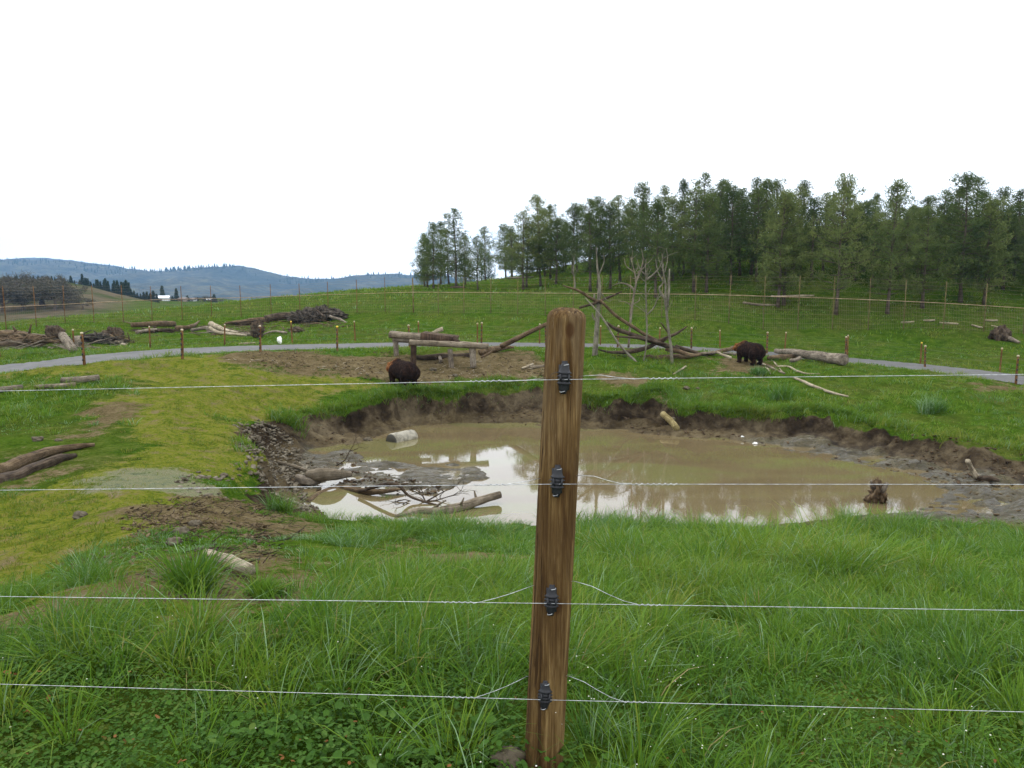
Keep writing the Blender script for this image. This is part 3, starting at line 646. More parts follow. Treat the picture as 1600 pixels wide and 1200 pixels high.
# ------------------------------------------------------------ the wire fence in the foreground
m, t, b = material('post_wood', .8, .08)
co1 = coords(t, (110,110,3.2)); co2 = coords(t, (190,190,6)); co3 = coords(t, (20,20,2.6)); co5 = coords(t, (9,9,1.6))
nA = noise(t, 1, 6, co1, .65, .6); nB = noise(t, 1, 4, co2, .7); nC = noise(t, 1, 4, co3, .6)
cA = ramp(t, mth(t,'ADD',mth(t,'MULTIPLY',nA,.6),mth(t,'MULTIPLY',nC,.4)), [(.36,(.034,.018,.007)),(.46,(.090,.051,.018)),(.53,(.142,.087,.031)),(.61,(.225,.150,.062))])
sc = ramp(t, nB, [(.60,(0,0,0)),(.69,(1,1,1))])
sep = t.nodes.new('ShaderNodeSeparateXYZ'); t.links.new(coords(t), sep.inputs[0])
topf = t.nodes.new('ShaderNodeMapRange'); topf.inputs[1].default_value = 1.05; topf.inputs[2].default_value = 1.62; topf.interpolation_type = 'SMOOTHSTEP'
t.links.new(sep.outputs[2], topf.inputs[0])
cB = mix(t, mth(t,'MULTIPLY', sc, mth(t,'ADD', mth(t,'MULTIPLY', topf.outputs[0], .6), .12)), cA, (.42,.33,.20))
gr = mth(t, 'MULTIPLY', ramp(t, nC, [(.42,(0,0,0)),(.6,(1,1,1))]), mth(t,'ADD', mth(t,'MULTIPLY', topf.outputs[0], .40), .04))
cC = mix(t, gr, cB, mix(t, nA, (.05,.04,.03), (.17,.135,.09)))
crk = ramp(t, noise(t, 1, 3, coords(t, (34,34,.7)), .6, .9), [(.36,(1,1,1)),(.385,(0,0,0))])
cD = mix(t, mth(t,'MULTIPLY',crk,.8), cC, (.030,.017,.009))
# knots
vo_ = t.nodes.new('ShaderNodeTexVoronoi'); vo_.inputs['Scale'].default_value = 1; t.links.new(coords(t, (6.5,6.5,3.6)), vo_.inputs[0])
kn = ramp(t, vo_.outputs['Distance'], [(.07,(1,1,1)),(.13,(0,0,0))]); cE = mix(t, mth(t,'MULTIPLY',kn,.8), cD, (.045,.018,.007)); cE = mix(t, ramp(t, noise(t, 1, 5, co5, .65), [(.42,(.55,.55,.55)),(.60,(0,0,0))]), cE, (.048,.026,.010))
t.links.new(cE, b.inputs['Base Color'])
bump(t, b, mth(t,'SUBTRACT', mth(t,'ADD', nA, mth(t,'MULTIPLY',nB,.5)), mth(t,'MULTIPLY',crk,.9)), 1.0, .012)
PB = px(847.5, 1225, 2.72); PT = px(886, 480, 2.74)
fence = empty('wire_fence', (PB[0], PB[1], gz(PB[0], PB[1])), 'four-strand wire fence on a round brown wooden post, crossing the whole foreground', 'fence')
ax = PT-PB; Lp = np.linalg.norm(ax); ax /= Lp
e1 = np.cross(ax, (0,1,0)); e1 /= np.linalg.norm(e1); e2 = np.cross(e1, ax)
if e2[1] > 0: e2 = -e2
nz, na = 420, 150
tt_ = np.concatenate([np.linspace(-.25, Lp-.07, nz-60), np.linspace(Lp-.069, Lp, 60)]); aa = np.arange(na)/na*2*math.pi
TT, AA = np.meshgrid(tt_, aa, indexing='ij')
dome = np.clip((TT-(Lp-.046))/.046, 0, 1)
prof = np.interp(TT, [0, Lp], [.0745, .0705])*np.power(np.clip(1-.93*dome**2.6, 0, 1), .5)
prof = np.maximum(prof, .0)
rel = 1+.018*fbm(np.cos(AA)*1.5+5, TT*2.2+np.sin(AA)*1.5, 1.3, 3, 400)
gro = fbm(AA*9/math.pi*2, TT*1.4, 2.0, 4, 410)
groove = -.0026*np.abs(gro)**.5*(1-.3*dome)+.0010*fbm(AA*22, TT*3, 1.5, 3, 420)
Rr = prof*rel+groove*(prof > .008)
Zt = TT-.004*dome*np.abs(fbm(np.cos(AA)*prof*60, np.sin(AA)*prof*60, 1.2, 3, 430))
V = PB+Zt[...,None]*ax+(np.cos(AA)*Rr)[...,None]*e1+(np.sin(AA)*Rr)[...,None]*e2
I, J = np.meshgrid(np.arange(nz-1), np.arange(na), indexing='ij'); J2 = (J+1)%na
post = mesh_obj('post', V.reshape(-1,3), np.stack([I*na+J, I*na+J2, (I+1)*na+J2, (I+1)*na+J], -1).reshape(-1,4), m, fence)
mk, t, b = material('black_plastic', .55, .3); b.inputs['Base Color'].default_value = (.012,.013,.016,1)
bump(t, b, noise(t, 90, 3, coords(t)), .25, .002)
mw_, t, b = material('galvanised_wire', .38, .5); b.inputs['Metallic'].default_value = .75; t.links.new(ramp(t, noise(t, 60, 3, coords(t)), [(.4,(.26,.27,.28)),(.6,(.45,.47,.48))]), b.inputs['Base Color'])
def on_post(v):   # axis point of the post at photo height v
    f = (1225-v)/(1225-480); return PB+ax*Lp*f
WIRES = [((0,611),(882,593),(1600,585)), ((0,766),(871,756.5),(1600,757)), ((0,932),(862,943),(1600,954)), ((0,1069),(852,1093.5),(1600,1112.5))]
INS = [(882,591),(871,754),(862,941),(852,1090)]
def Yw(u): return 1/(1/2.86+(1/2.47-1/2.86)*u/1600)
for k, ((u0,v0),(u1,v1),(u2,v2)) in enumerate(WIRES):
    A = px(u0, v0, 2.86); C_ = px(u2, v2, 2.47); Mp = px(u1, v1, Yw(u1))
    dA = (A-Mp); dC = (C_-Mp)
    P = [Mp+dA*6+np.array([0,0,.25]), Mp+dA*3.2+np.array([0,0,.06])]+[Mp+dA*f for f in np.linspace(1.6, .1, 12)]+[Mp]+[Mp+dC*f for f in np.linspace(.1, 1.6, 12)]+[Mp+dC*3.2+np.array([0,0,.06]), Mp+dC*6+np.array([0,0,.22])]
    mb = MB(); mb.tube(np.array(P), .0011, 6); mb.build('wire', mw_, fence)
    # the insulator stapled to the front of the post
    u, v = INS[k]; c = px(u, v, Yw(u)); mb = MB()
    zz_ = np.array([-.052,-.050,-.040,-.030,-.022,-.019,-.016,-.010,-.007,-.004,.002,.005,.008,.014,.017,.021,.030,.040,.050,.052])
    rr_ = np.array([.004,.0095,.011,.014,.0165,.0215,.0165,.0165,.0225,.0165,.0165,.0225,.0165,.0165,.0215,.0165,.0135,.0115,.0095,.004])
    na_ = 22; a = np.arange(na_)/na_*6.2832
    V = np.array([[c+e1*(math.cos(q)*r_*1.22)+(-e2)*0+ax*z_+np.array([0, .014, 0])+e2*(math.sin(q)*r_*.85) for q in a] for z_, r_ in zip(zz_, rr_)])
    n0 = len(zz_); I, J = np.meshgrid(np.arange(n0-1), np.arange(na_), indexing='ij'); J2 = (J+1)%na_
    mb.add(V.reshape(-1,3), [np.stack([I*na_+J, I*na_+J2, (I+1)*na_+J2, (I+1)*na_+J], -1).reshape(-1,4)])
    mb.box(c+np.array([0,.026,0])+ax*.0, (.036,.018,.088)); mb.box(c+np.array([0,.024,0])+ax*.046, (.019,.02,.022)); mb.box(c+np.array([0,.024,0])-ax*.046, (.018,.02,.022))
    # split hooks that carry the wire
    for s in (-1, 1): mb.tube(np.array([c+e1*.013*s+np.array([0,.022,0])+ax*.012, c+e1*.014*s+np.array([0,.01,0])+ax*.012, c+e1*.015*s+np.array([0,-.008,0])+ax*.010, c+e1*.014*s+np.array([0,-.010,0])-ax*.004, c+e1*.012*s+np.array([0,-.001,0])-ax*.010]), .0036, 6)
    ins = mb.build('insulator', mk, fence)
    for s, off in ((1, -.004), (-1, .004)):
        mb = MB(); q = c+ax*(.047*s)+e1*off
        mb.tube(np.array([q-e1*.008+np.array([0,.02,0]), q-e1*.008+np.array([0,.006,.001]), q-e1*.004+np.array([0,.003,0]), q+e1*.004+np.array([0,.003,-.002]), q+e1*.008+np.array([0,.006,-.003]), q+e1*.008+np.array([0,.02,-.003])]), .0014, 6)
        mb.build('staple', mw_, ins)
    if k in (0, 1):
        mb = MB(); mb.tube(np.array([c+e1*.012+ax*.02+np.array([0,.01,0]), c+e1*.028+ax*.02, c+e1*.046+ax*.012, c+e1*.048+ax*.002, c+e1*.036-ax*.001]) if k == 0 else np.array([c+e1*.012+ax*.012, c+e1*.026+ax*.012, c+e1*.033+ax*.001]), .0008, 5); mb.build('pin', mk, fence)
# tie wires looping behind the post, twisted onto each strand
def helix(k, ua, ub, turns, r=.0030):
    (u0,v0),(u1,v1),(u2,v2) = WIRES[k]; out = []
    for i in range(int(turns*8)+1):
        u = ua+(ub-ua)*i/(turns*8); v = np.interp(u, [u0,u1,u2], [v0,v1,v2]); p = px(u, v, Yw(u)); th = i/8*6.2832
        out.append(p+np.array([0, math.sin(th)*r, math.cos(th)*r]))
    return out
TIES = [(0, (735,785), (850,591), (908,588), (1012,1062)), (1, (740,795), (841,748), (905,743), (985,1060)), (2, (690,741), (832,915), (896,908), (994,1035)), (3, (700,745), (823,1057), (887,1056), (972,1012))]
for k, (a0, a1), pl, pr, (b0, b1) in TIES:
    P = helix(k, a0, a1, (a1-a0)/9.)
    j = np.array(P[-1]); q = px(*pl, 2.66); P += [j+(q-j)*f+np.array([0,0,-.006*math.sin(f*3.14)*(1 if k in (2,3) else .3)]) for f in (.12,.35,.6,.85)]
    P += [px(*pl, 2.70), px((pl[0]+pr[0])/2, (pl[1]+pr[1])/2, 2.83), px(*pr, 2.68)]
    H2 = helix(k, b0, b1, (b1-b0)/9.); j = px(*pr, 2.62); q = np.array(H2[0]); P += [j+(q-j)*f+np.array([0,0,.006*math.sin(f*6.28)]) for f in (.05,.3,.55,.8,.95)]; P += H2
    mb = MB(); mb.tube(np.array(P), .0011, 5); mb.build('tie_wire', mw_, fence)
# ------------------------------------------------------------ the two low wire fences along the road
myc, t, b = material('yellow_cap', .5, .4); b.inputs['Base Color'].default_value = (.62,.42,.03,1)
mwc, t, b = material('white_cap', .5, .4); b.inputs['Base Color'].default_value = (.36,.30,.20,1)
thin, t, b = material('thin_wire', .7, .2); b.inputs['Base Color'].default_value = (.12,.13,.09,1)
def low_fence(pts, label, r, caps, rows, ins):
    f = None; P = []
    for (u, vt, vb) in pts:
        p = hg(u, vb); p[2] = gz(p[0], p[1]); h = (vb-vt)/F*p[1]*1.0; P.append((p, max(.95, min(h, 1.35))))
    c0 = P[len(P)//2][0]; f = empty('wire_fence', c0, label, 'fence')
    for i, (p, h) in enumerate(P):
        mb = MB(); tl = rng.normal(0, .025, 2); top = p+np.array([tl[0]*h, tl[1]*h, h])
        zs = np.linspace(-.15, 1, 7); mb.tube(np.array([p+(top-p)*s for s in zs]), np.interp(zs, [-.15,1], [r*1.08, r*.92]), 10, rough=.12, seed=i)
        po = mb.build('post', M_redpost, f)
        mb = MB(); mb.tube(np.array([top-np.array([0,0,.02]), top+np.array([0,0,.03]), top+np.array([0,0,.055])]), [r*1.12, r*1.15, r*.7], 8)
        mb.build('cap', myc if i in caps else mwc, f)
        if ins:
            for q in rows:
                mb = MB(); c_ = p+(top-p)*q; mb.tube(np.array([c_+np.array([-r*.3, -r*.7, -.045]), c_+np.array([-r*.3, -r*1.05, -.02]), c_+np.array([-r*.3, -r*1.05, .02]), c_+np.array([-r*.3, -r*.7, .045])]), [.018,.030,.030,.018], 8)
                mb.build('insulator', mk, f)
    for q in rows:
        L = [p+np.array([0, -r*1.2, h*q]) for p, h in P]; Q_ = []
        for a_, b_ in zip(L[:-1], L[1:]):
            for s in np.linspace(0, 1, 5)[:-1]: Q_.append(a_+(b_-a_)*s-np.array([0,0,.04*math.sin(s*math.pi)]))
        Q_.append(L[-1]); mb = MB(); mb.tube(np.array(Q_), .0022, 4); mb.build('wire', thin, f)
low_fence([(-330,535,600),(-20,528,583),(132,521,570),(285,516,561),(407,510,549.5),(527,511,548.5),(640,509,544),(752,505,541),(853,508,541),(965,510,543.5),(1080,513,546),(1198,520,553.5),(1321,527,563.5),(1445,541,575),(1587,557,601),(1790,585,640)],
    'low fence of short reddish posts along the pond side of the road', .050, [5], (.16,.34,.52,.7,.88), True)
low_fence([(-120,523,566),(0,519,560),(116,516,551.5),(235,511,545.5),(351,508,541),(457,503,537),(555,503,534),(654,503,534.5),(746,506,536.5),(843,507,538),(938,510,540),(1030,513,541),(1125,517,544),(1226,520,550),(1324,525,556.5),(1438,536,568.5),(1562,545,581),(1720,565,605)],
    'low fence of thin tan posts with pale caps, field side of the road', .040, [5, 15], (.2,.45,.7,.9), False)
# ------------------------------------------------------------ the tall mesh fence
FP = [(-90,450,530),(-38,449,524),(10,447,517),(57,447,510),(102,446,505),(147,446,503),(193,445,502),(238,447,501),(285,447,499),(331,446,496.5),(377,446,496),(424,444,493),(469,443,491),(513,440,490),(558,437,489),(602,433,488.5),(646,434,488),
      (685,434,488.5),(725,434,489),(767,435,490),(809,435,490),(852,433,491),(896,432,492),(940,431,493),(984,431,494),(1034,431,495),(1086,430,496.5),(1139,430,498),(1193,431,500),(1247,431,502),(1301,432,504),(1357,434,506),(1412,437,509),(1474,440,512),(1537,443,517),(1599,448,521),(1665,455,526),(1730,462,530)]
tf_ = None; FPP = []
for (u, vt, vb) in FP:
    Y = float(np.interp(u, [-90,10,102,238,331,469,602,646,765,852,1000,1139,1301,1412,1536,1660], [44,47,53,58,62,61,58,57,55,53,51,49,48,47.5,46.5,46]))
    p = px(u, vb, Y); p[2] = gz(p[0], p[1]); top = px(u, vt, Y); FPP.append((p, top[2]-p[2]))
tf_ = empty('tall_fence', FPP[20][0], 'tall mesh fence of thin poles with a mid rail, running across the hillside field', 'fence')
mrail = wood_mat('rail_wood', (.14,.09,.05), (.30,.22,.14), (.42,.34,.24), sx=6, sy=1)
mmesh, t, b = material('mesh_wire', .6, .3); b.inputs['Base Color'].default_value = (.16,.12,.075,1)
for i, (p, h) in enumerate(FPP):
    mb = MB(); r = .055 if FP[i][0] in (646,) else rng.uniform(.024, .032); tl = rng.normal(0, .008)
    mb.tube(np.array([p-np.array([0,0,.2]), p+np.array([0,0,h*.45]), p+np.array([tl*h,0,h])]), [r, r*.95, r*.85], 7); mb.build('post', M_tall if FP[i][0] > 640 else M_redpost, tf_)
RAILV = [(-90,486),(0,480),(100,475.5),(150,472.5),(240,468.5),(344,466),(470,462),(560,459),(646,456.5),(850,458),(940,458.5),(1100,460),(1200,463),(1300,466),(1400,470),(1500,475),(1600,481.5),(1730,490)]
RP = []
for (u, vt, vb), (p, h) in zip(FP, FPP):
    v = np.interp(u, [a for a, _ in RAILV], [b_ for _, b_ in RAILV]); q = px(u, v, p[1]-.06); RP.append(q)
mb = MB(); mb.tube(np.array(RP), .021, 6); mb.build('rail', mrail, tf_)
mb = MB()
for fr in (.03,.10,.17,.24,.31,.38,.45): mb.tube(np.array([p+np.array([0,-.04,0])+(q-p)*fr/.5 for (p, h), q in zip(FPP, RP)]), .0042, 3, caps=False)
for fr in (.62,.72,.82,.90,.97): mb.tube(np.array([p+np.array([0,-.04,h*fr]) for (p, h) in FPP]), .0038, 3, caps=False)
for i in range(len(FPP)-1):
    for s in np.arange(0, 1, .065):
        a_ = FPP[i][0]*(1-s)+FPP[i+1][0]*s; c_ = RP[i]*(1-s)+RP[i+1]*s
        mb.tube(np.array([a_+np.array([0,-.035,.0]), c_+np.array([0,.02,0])]), .0042, 3, caps=False)
mb.build('wire_mesh', mmesh, tf_)
# ------------------------------------------------------------ logs, snags and driftwood
def W3(s, lift=0.0):
    """(u,v) on the ground, (u,v,Y) at distance Y, ('z',u,v,z) at height z"""
    if s[0] == 'z': p = pxz(s[1], s[2], s[3])
    elif len(s) == 3: p = px(*s)
    else: p = hg(*s); p[2] = gz(p[0], p[1])
    return np.array(p, float)+np.array([0, 0, lift])
def limb(mb, P, r, n=9, seed=0, wob=.05, rough=.18, sub=5, flat=1.0):
    P = smoothline(np.array(P, float), sub); k = len(P); g = np.random.default_rng(seed+11)
    ph = g.uniform(0, 50); L = np.linspace(0, 1, k)*np.linalg.norm(P[-1]-P[0])
    w = np.stack([fbm(L+ph+i*9, L*0, 1.2, 3, seed+i) for i in range(3)], 1)*wob; w[0] *= .3
    rr = np.interp(np.linspace(0, 1, k), np.linspace(0, 1, len(r)), r)
    mb.tube(P+w, rr, n, rough=rough, seed=seed, flat=flat); return P+w, rr
_ls = [0]
def log(kind, pts, r, mat, label, cat='log', lift=None, group=None, stubs=0, wob=.05, rough=.28, branches=(), roots=0, n=12, parent=None, flat=1.0):
    _ls[0] += 1; sd = _ls[0]*13; g = np.random.default_rng(sd)
    r = [q*.85 for q in r]; lf = r[0]*.75 if lift is None else lift*.85
    P = [W3(p, lf) for p in pts]; mb = MB(); Q_, rr = limb(mb, P, r, n, sd, wob, rough, flat=flat)
    for i in range(stubs):
        k = g.integers(2, len(Q_)-2); d = g.normal(0, 1, 3); d[2] = abs(d[2]); d /= np.linalg.norm(d); tdir = Q_[-1]-Q_[0]; d = d+.4*tdir/np.linalg.norm(tdir)
        ln = rr[k]*g.uniform(1.5, 3.5); mb.tube(np.array([Q_[k], Q_[k]+d*ln*.6, Q_[k]+d*ln+g.normal(0,.02,3)]), [rr[k]*.45, rr[k]*.3, rr[k]*.16], 6, rough=.2, seed=sd+i)
    for i in range(roots):
        d = Q_[0]-Q_[2]; d /= np.linalg.norm(d); q = g.normal(0, 1, 3); q /= np.linalg.norm(q); dd = d*.5+q; ln = rr[0]*g.uniform(1.4, 3)
        mb.tube(np.array([Q_[0]-d*.1, Q_[0]+dd*ln*.5, Q_[0]+dd*ln+g.normal(0, .08, 3)]), [rr[0]*.5, rr[0]*.25, rr[0]*.07], 6, rough=.3, seed=sd+50+i)
    for bp in branches:
        limb(mb, [p if isinstance(p, np.ndarray) else W3(p, 0) for p in bp[0]], bp[1], 7, sd+3, wob*.8, .2)
    o = mb.build(kind, mat, parent)
    if parent is None: tag(o, label, cat, group)
    return o
# --- in and round the pond
log('floating_log', [('z',618,808,ZW),('z',650,801,ZW),('z',690,796,ZW+.08),('z',735,786,ZW+.12),('z',781,772,ZW+.2)], [.05,.11,.12,.12,.11], M_wet, 'long pale curved log lying half afloat in the bright reflection left of the post', lift=.0, stubs=4, wob=.07)
log('branch', [(434,726),(460,733),(485,741),(503,747)], [.045,.06,.06,.04], M_wet, 'thin bleached pole slanting down onto the split log on the mud', 'branch', lift=.08, wob=.02)
log('mud_log', [('z',483,745,ZW+.22),('z',505,742,ZW+.30),('z',525,741,ZW+.28),('z',545,741,ZW+.15)], [.20,.19,.17,.10], M_wet, 'thick pale split log stranded at the left edge of the pond mud', lift=.02, wob=.03, rough=.3)
log('mud_log', [('z',463,748,ZW+.2),('z',480,752,ZW+.15),('z',500,752,ZW+.1)], [.13,.12,.05], M_grey, 'short broken chunk lying under the end of the split log on the mud', lift=0, rough=.4, wob=.04)
log('submerged_log', [('z',480,784,ZW),('z',505,770,ZW-.05),('z',530,763,ZW-.03),('z',580,770,ZW+.06),('z',630,765,ZW+.07)], [.09,.12,.1,.08,.03], M_brown, 'brown waterlogged trunk curving from the bank foot across the mud', lift=.0, wob=.05)
def twigs(kind, root, spread, mat, label, seed, lv=3, r=.035, cat='branch', up=.25, L0=.8, grp=None):
    g = np.random.default_rng(seed); mb = MB()
    def br(p, d, L, r_, k):
        e = p+d*L; m_ = (p+e)/2+g.normal(0, .08*L, 3); mb.tube(np.array([p, m_, e]), [r_, r_*.8, r_*.55], 5, caps=False)
        if k == 0: return
        for i in range(g.integers(2, 4)):
            dd = d+g.normal(0, .55, 3)*np.array([1,1,.6]); dd[2] += up*.2; dd /= np.linalg.norm(dd); br(m_ if i == 2 else e, dd, L*g.uniform(.55, .8), r_*.55, k-1)
    for p, d in zip(root, spread):
        d = np.array(d, float); d /= np.linalg.norm(d); br(np.array(p, float), d, L0, r, lv)
    return tag(mb.build(kind, mat), label, cat, grp)
a0 = pxz(690, 778, ZW)
twigs('fallen_branch', [pxz(665,784,ZW)]*5, [(-1,.1,.08),(.9,.3,.45),(.9,.2,.15),(-1,-.4,.06),(-.2,.8,.15)], M_dark, 'dark twiggy dead branch tangled at the mud edge above the floating log', 21, 3, .022, L0=.5, up=0)
log('forked_branch', [('z',560,768,ZW+.1),('z',600,757,ZW+.35),('z',622,760,ZW+.35),('z',645,778,ZW+.1),('z',690,790,ZW)], [.045,.05,.045,.035,.02], M_dark, 'arching dark branch over the pond mud left of the floating log', 'branch', lift=.0, wob=.04)
twigs('branch', [pxz(525,728,ZW+.1)], [(.55,.3,.6)], M_dark, 'small dark twig standing up from the mud above the split log', 24, 2, .022, L0=.55)
# half sunken barrel
mc_, t, b = material('barrel_plastic', .5, .4); t.links.new(ramp(t, noise(t, 6, 4, coords(t)), [(.35,(.10,.09,.06)),(.6,(.26,.24,.18))]), b.inputs['Base Color'])
p0 = pxz(612, 690, ZW+.0); p1 = pxz(634, 685.5, ZW+.0); d = (p1-p0); d /= np.linalg.norm(d); mb = MB()
ll = np.array([0,.02,.18,.20,.22,.55,.57,.59,.80,.84]); rr_ = np.array([.26,.272,.275,.280,.275,.275,.280,.275,.272,.255])*1.0
mb.tube(np.array([p0+d*x*1.15 for x in ll]), rr_, 26); bar = mb.build('barrel', mc_); tag(bar, 'pale plastic barrel lying half sunk near the far left shore of the pond', 'barrel')
mdk2, t, b = material('barrel_end', .6, .3); b.inputs['Base Color'].default_value = (.030,.027,.018,1)
mb = MB(); mb.tube(np.array([p0-d*.045, p0-d*.035, p0-d*.010]), [.235,.245,.25], 24); mb.build('painted_opening', mdk2, bar)  # dark disc closing the tube, its colour painting the shade inside the open end
log('bank_log', [(1036,652),(1048,663),(1057,674)], [.135,.14,.135], wood_mat('straw_wood', (.07,.055,.02), (.17,.135,.055), (.26,.22,.11)), 'short cut yellowish log leaning down the far bank to the water, right of the post', lift=.10, wob=.01, rough=.06)
log('mud_branch', [('z',1512,720,ZW+.62),('z',1518,733,ZW+.35),('z',1527,747,ZW+.12)], [.07,.075,.09], M_pale, 'pale stick standing out of the wet mud at the right edge', 'branch', lift=0, wob=.02)
log('mud_branch', [('z',1526,749,ZW+.1),('z',1545,748,ZW+.12),('z',1560,752,ZW+.1)], [.10,.10,.03], M_dark, 'dark root stub joined at the foot of the pale stick in the mud', 'branch', lift=0, rough=.4, roots=2)
# stump at the near shore
def blob(kind, c, dims, mat, label, cat, seed, amp=.3, f=2.0, n=40, grp=None, parent=None, origin=None):
    th = np.linspace(0, math.pi, n//2); ph = np.arange(n)/n*2*math.pi; T_, P_ = np.meshgrid(th, ph, indexing='ij')
    x, y, z = np.sin(T_)*np.cos(P_), np.sin(T_)*np.sin(P_), np.cos(T_)
    r = 1+amp*(fbm(x*1.3+z*.9+seed, y*1.3+z*.5+seed*2, f, 4, seed)+.5*fbm(x*2+seed, z*2+y, f*1.7, 3, seed+3))
    V = np.stack([c[0]+x*r*dims[0], c[1]+y*r*dims[1], c[2]+z*r*dims[2]], -1).reshape(-1,3); k = n//2
    I, J = np.meshgrid(np.arange(k-1), np.arange(n), indexing='ij'); J2 = (J+1)%n
    o = mesh_obj(kind, V, np.stack([I*n+J, (I+1)*n+J, (I+1)*n+J2, I*n+J2], -1).reshape(-1,4), mat, parent, origin, uv=np.stack([P_/6.283, z*dims[2]], -1).reshape(-1,2))
    if parent is None: tag(o, label, cat, grp)
    return o
q = pxz(1372, 781, ZW+.05)
st = blob('stump', q+np.array([0,0,.12]), (.20,.2,.30), M_brown, 'ragged brown root stump sticking up at the near right shore', 'stump', 31, .8, 2.2)
for s_ in range(4):
    mb = MB(); a = s_*1.6+.5; limb(mb, [q+np.array([0,0,.15]), q+np.array([math.cos(a)*.14, math.sin(a)*.1, .30]), q+np.array([math.cos(a)*.24, math.sin(a)*.16, .36+.08*(s_%2)])], [.09,.06,.03], 7, 60+s_, .03, .3)
    mb.build('root', M_grey if s_%2 else M_dark, st)
log('fallen_log', [(322,879),(352,889),(392,910)], [.048,.056,.05], M_pale, 'short bleached log half hidden in the grass at the lower left', lift=.09, rough=.25, wob=.02, stubs=2)
# --- left foreground: dark rotten trunks
log('rotten_log', [(0,744),(40,727),(85,712),(145,701)], [.15,.14,.12,.05], M_brown, 'upper of two dark rotten trunks beside the mossy track at the left edge', lift=.12, rough=.35, wob=.10)
log('rotten_log', [(-20,757),(25,748),(75,730),(120,714)], [.20,.17,.13,.06], M_dark, 'lower and thicker of two dark rotten trunks beside the mossy track at the left edge', lift=.08, rough=.4, wob=.10)
log('cut_log', [(97,602),(125,600),(155,597)], [.12,.13,.12], M_grey, 'topmost of three grey logs on the dark grass at the far left', lift=.18, wob=.02, rough=.1)
log('cut_log', [(56,608),(90,607),(118,605)], [.07,.09,.09], M_wet, 'thin pale middle log under the topmost one at the far left', lift=.09, wob=.02)
log('cut_log', [(-30,616),(5,612),(36,608)], [.12,.13,.10], M_grey, 'short log end poking in at the left edge above the dark grass', lift=.08, wob=.03)
# --- rows of tree debris beyond the road, left
log('debris_log', [(-30,533),(20,529),(62,534)], [.30,.28,.22], M_brown, 'broad dark brown trunk at the left end of the debris row beyond the road', lift=.25, rough=.35, stubs=3)
log('debris_log', [(-20,544),(20,541),(66,538)], [.16,.26,.30], M_dark, 'dark trunk with a black root end lying in front of the broad brown one', lift=.14, rough=.35, roots=3)
log('debris_log', [(50,529),(70,531),(95,532)], [.12,.12,.08], M_grey, 'grey pole between the dark roots and the upturned root in the debris row', lift=.2)
q = hg(88, 536); blob('root_ball', q+np.array([0,0,.45]), (.5,.4,.5), M_dark, 'black upturned root ball beside the leaning grey trunk, left debris row', 'root ball', 33, .6, 1.8)
log('debris_log', [(98,523,37.5),(106,534,37),(115,546,36.6)], [.22,.24,.22], M_grey, 'thick grey trunk leaning to the right behind the first road posts', lift=0, rough=.12)
log('debris_log', [(118,542),(130,541)], [.36,.36], M_grey, 'stubby pale stump lying on its side behind the first road posts', 'stump', lift=.3, rough=.3, n=14)
log('debris_log', [(118,533),(150,530),(172,531)], [.12,.13,.11], M_wet, 'slim brown log lying flat right of the first road posts', lift=.2)
q = hg(160, 533); blob('boulder', q+np.array([0,0,.2]), (.7,.5,.28), M_root, 'rounded grey mound of wood in the debris row, left part', 'debris', 35, .4, 1.4)
q = hg(178, 532); blob('root_ball', q+np.array([0,0,.25]), (.55,.5,.5), M_dark, 'tangled brown root mass at the right end of the left debris row', 'root ball', 36, .6, 2.2)
log('debris_log', [(168,536),(185,538),(197,541)], [.13,.12,.05], M_pale, 'short pale split piece in front of the tangled root mass', lift=.1, rough=.4)
log('debris_log', [(206,516),(240,513),(272,513)], [.20,.24,.24], M_brown, 'long brown trunk with a pale cut end in the middle of the debris rows', lift=.35, rough=.15)
log('debris_log', [(213,515),(205,511),(191,506)], [.07,.05,.02], M_brown, 'thin dark root end pointing up left off the long brown trunk', 'branch', lift=.25)
log('debris_log', [(214,521),(240,520),(262,518)], [.16,.20,.10], M_grey, 'flat grey slab lying under the long brown trunk', lift=.1, rough=.4, flat=.7)
log('debris_log', [(276,518),(300,514),(312,506)], [.20,.16,.05], M_brown, 'brown trunk whose thin end rises to the right, middle of the debris rows', lift=.22, rough=.25)
log('debris_log', [(300,519),(320,516),(333,515)], [.14,.12,.1], M_grey, 'short grey trunk between the rising trunk and the silvery split logs', lift=.15)
log('debris_log', [(329,507,46),(345,515,45),(372,521,44)], [.20,.17,.09], M_pale, 'silvery split log slanting down to the right, upper of the pair', lift=.05, rough=.2)
log('debris_log', [(328,513,45),(346,521,44),(385,524,43.5)], [.12,.11,.05], M_pale, 'silvery slim log under the upper slanting one', lift=.02, rough=.2)
log('debris_log', [(370,524),(392,524),(404,523)], [.13,.12,.08], M_grey, 'grey log low in front of the silvery split logs', lift=.08)
q = hg(403, 527); blob('root_ball', q+np.array([0,0,.45]), (.35,.35,.55), M_dark, 'upright black stump just behind the third road post from the left', 'stump', 37, .5, 2.2)
log('debris_log', [(412,525),(428,521),(447,522)], [.06,.08,.10], M_grey, 'slim grey branch lying right of the upright black stump', 'branch', lift=.12)
log('debris_log', [(373,539),(400,537)], [.06,.05], M_pale, 'thin pale stick on the verge beside the road', 'branch', lift=.05)
log('debris_log', [(352,509),(385,507),(425,503)], [.10,.26,.22], M_brown, 'long low brown trunk leading up to the big stump pile', lift=.18, rough=.3, stubs=2)
log('debris_log', [(415,504),(435,501),(457,500)], [.28,.36,.30], M_dark, 'thick dark trunk ending at the left of the big stump pile', lift=.28, rough=.3)
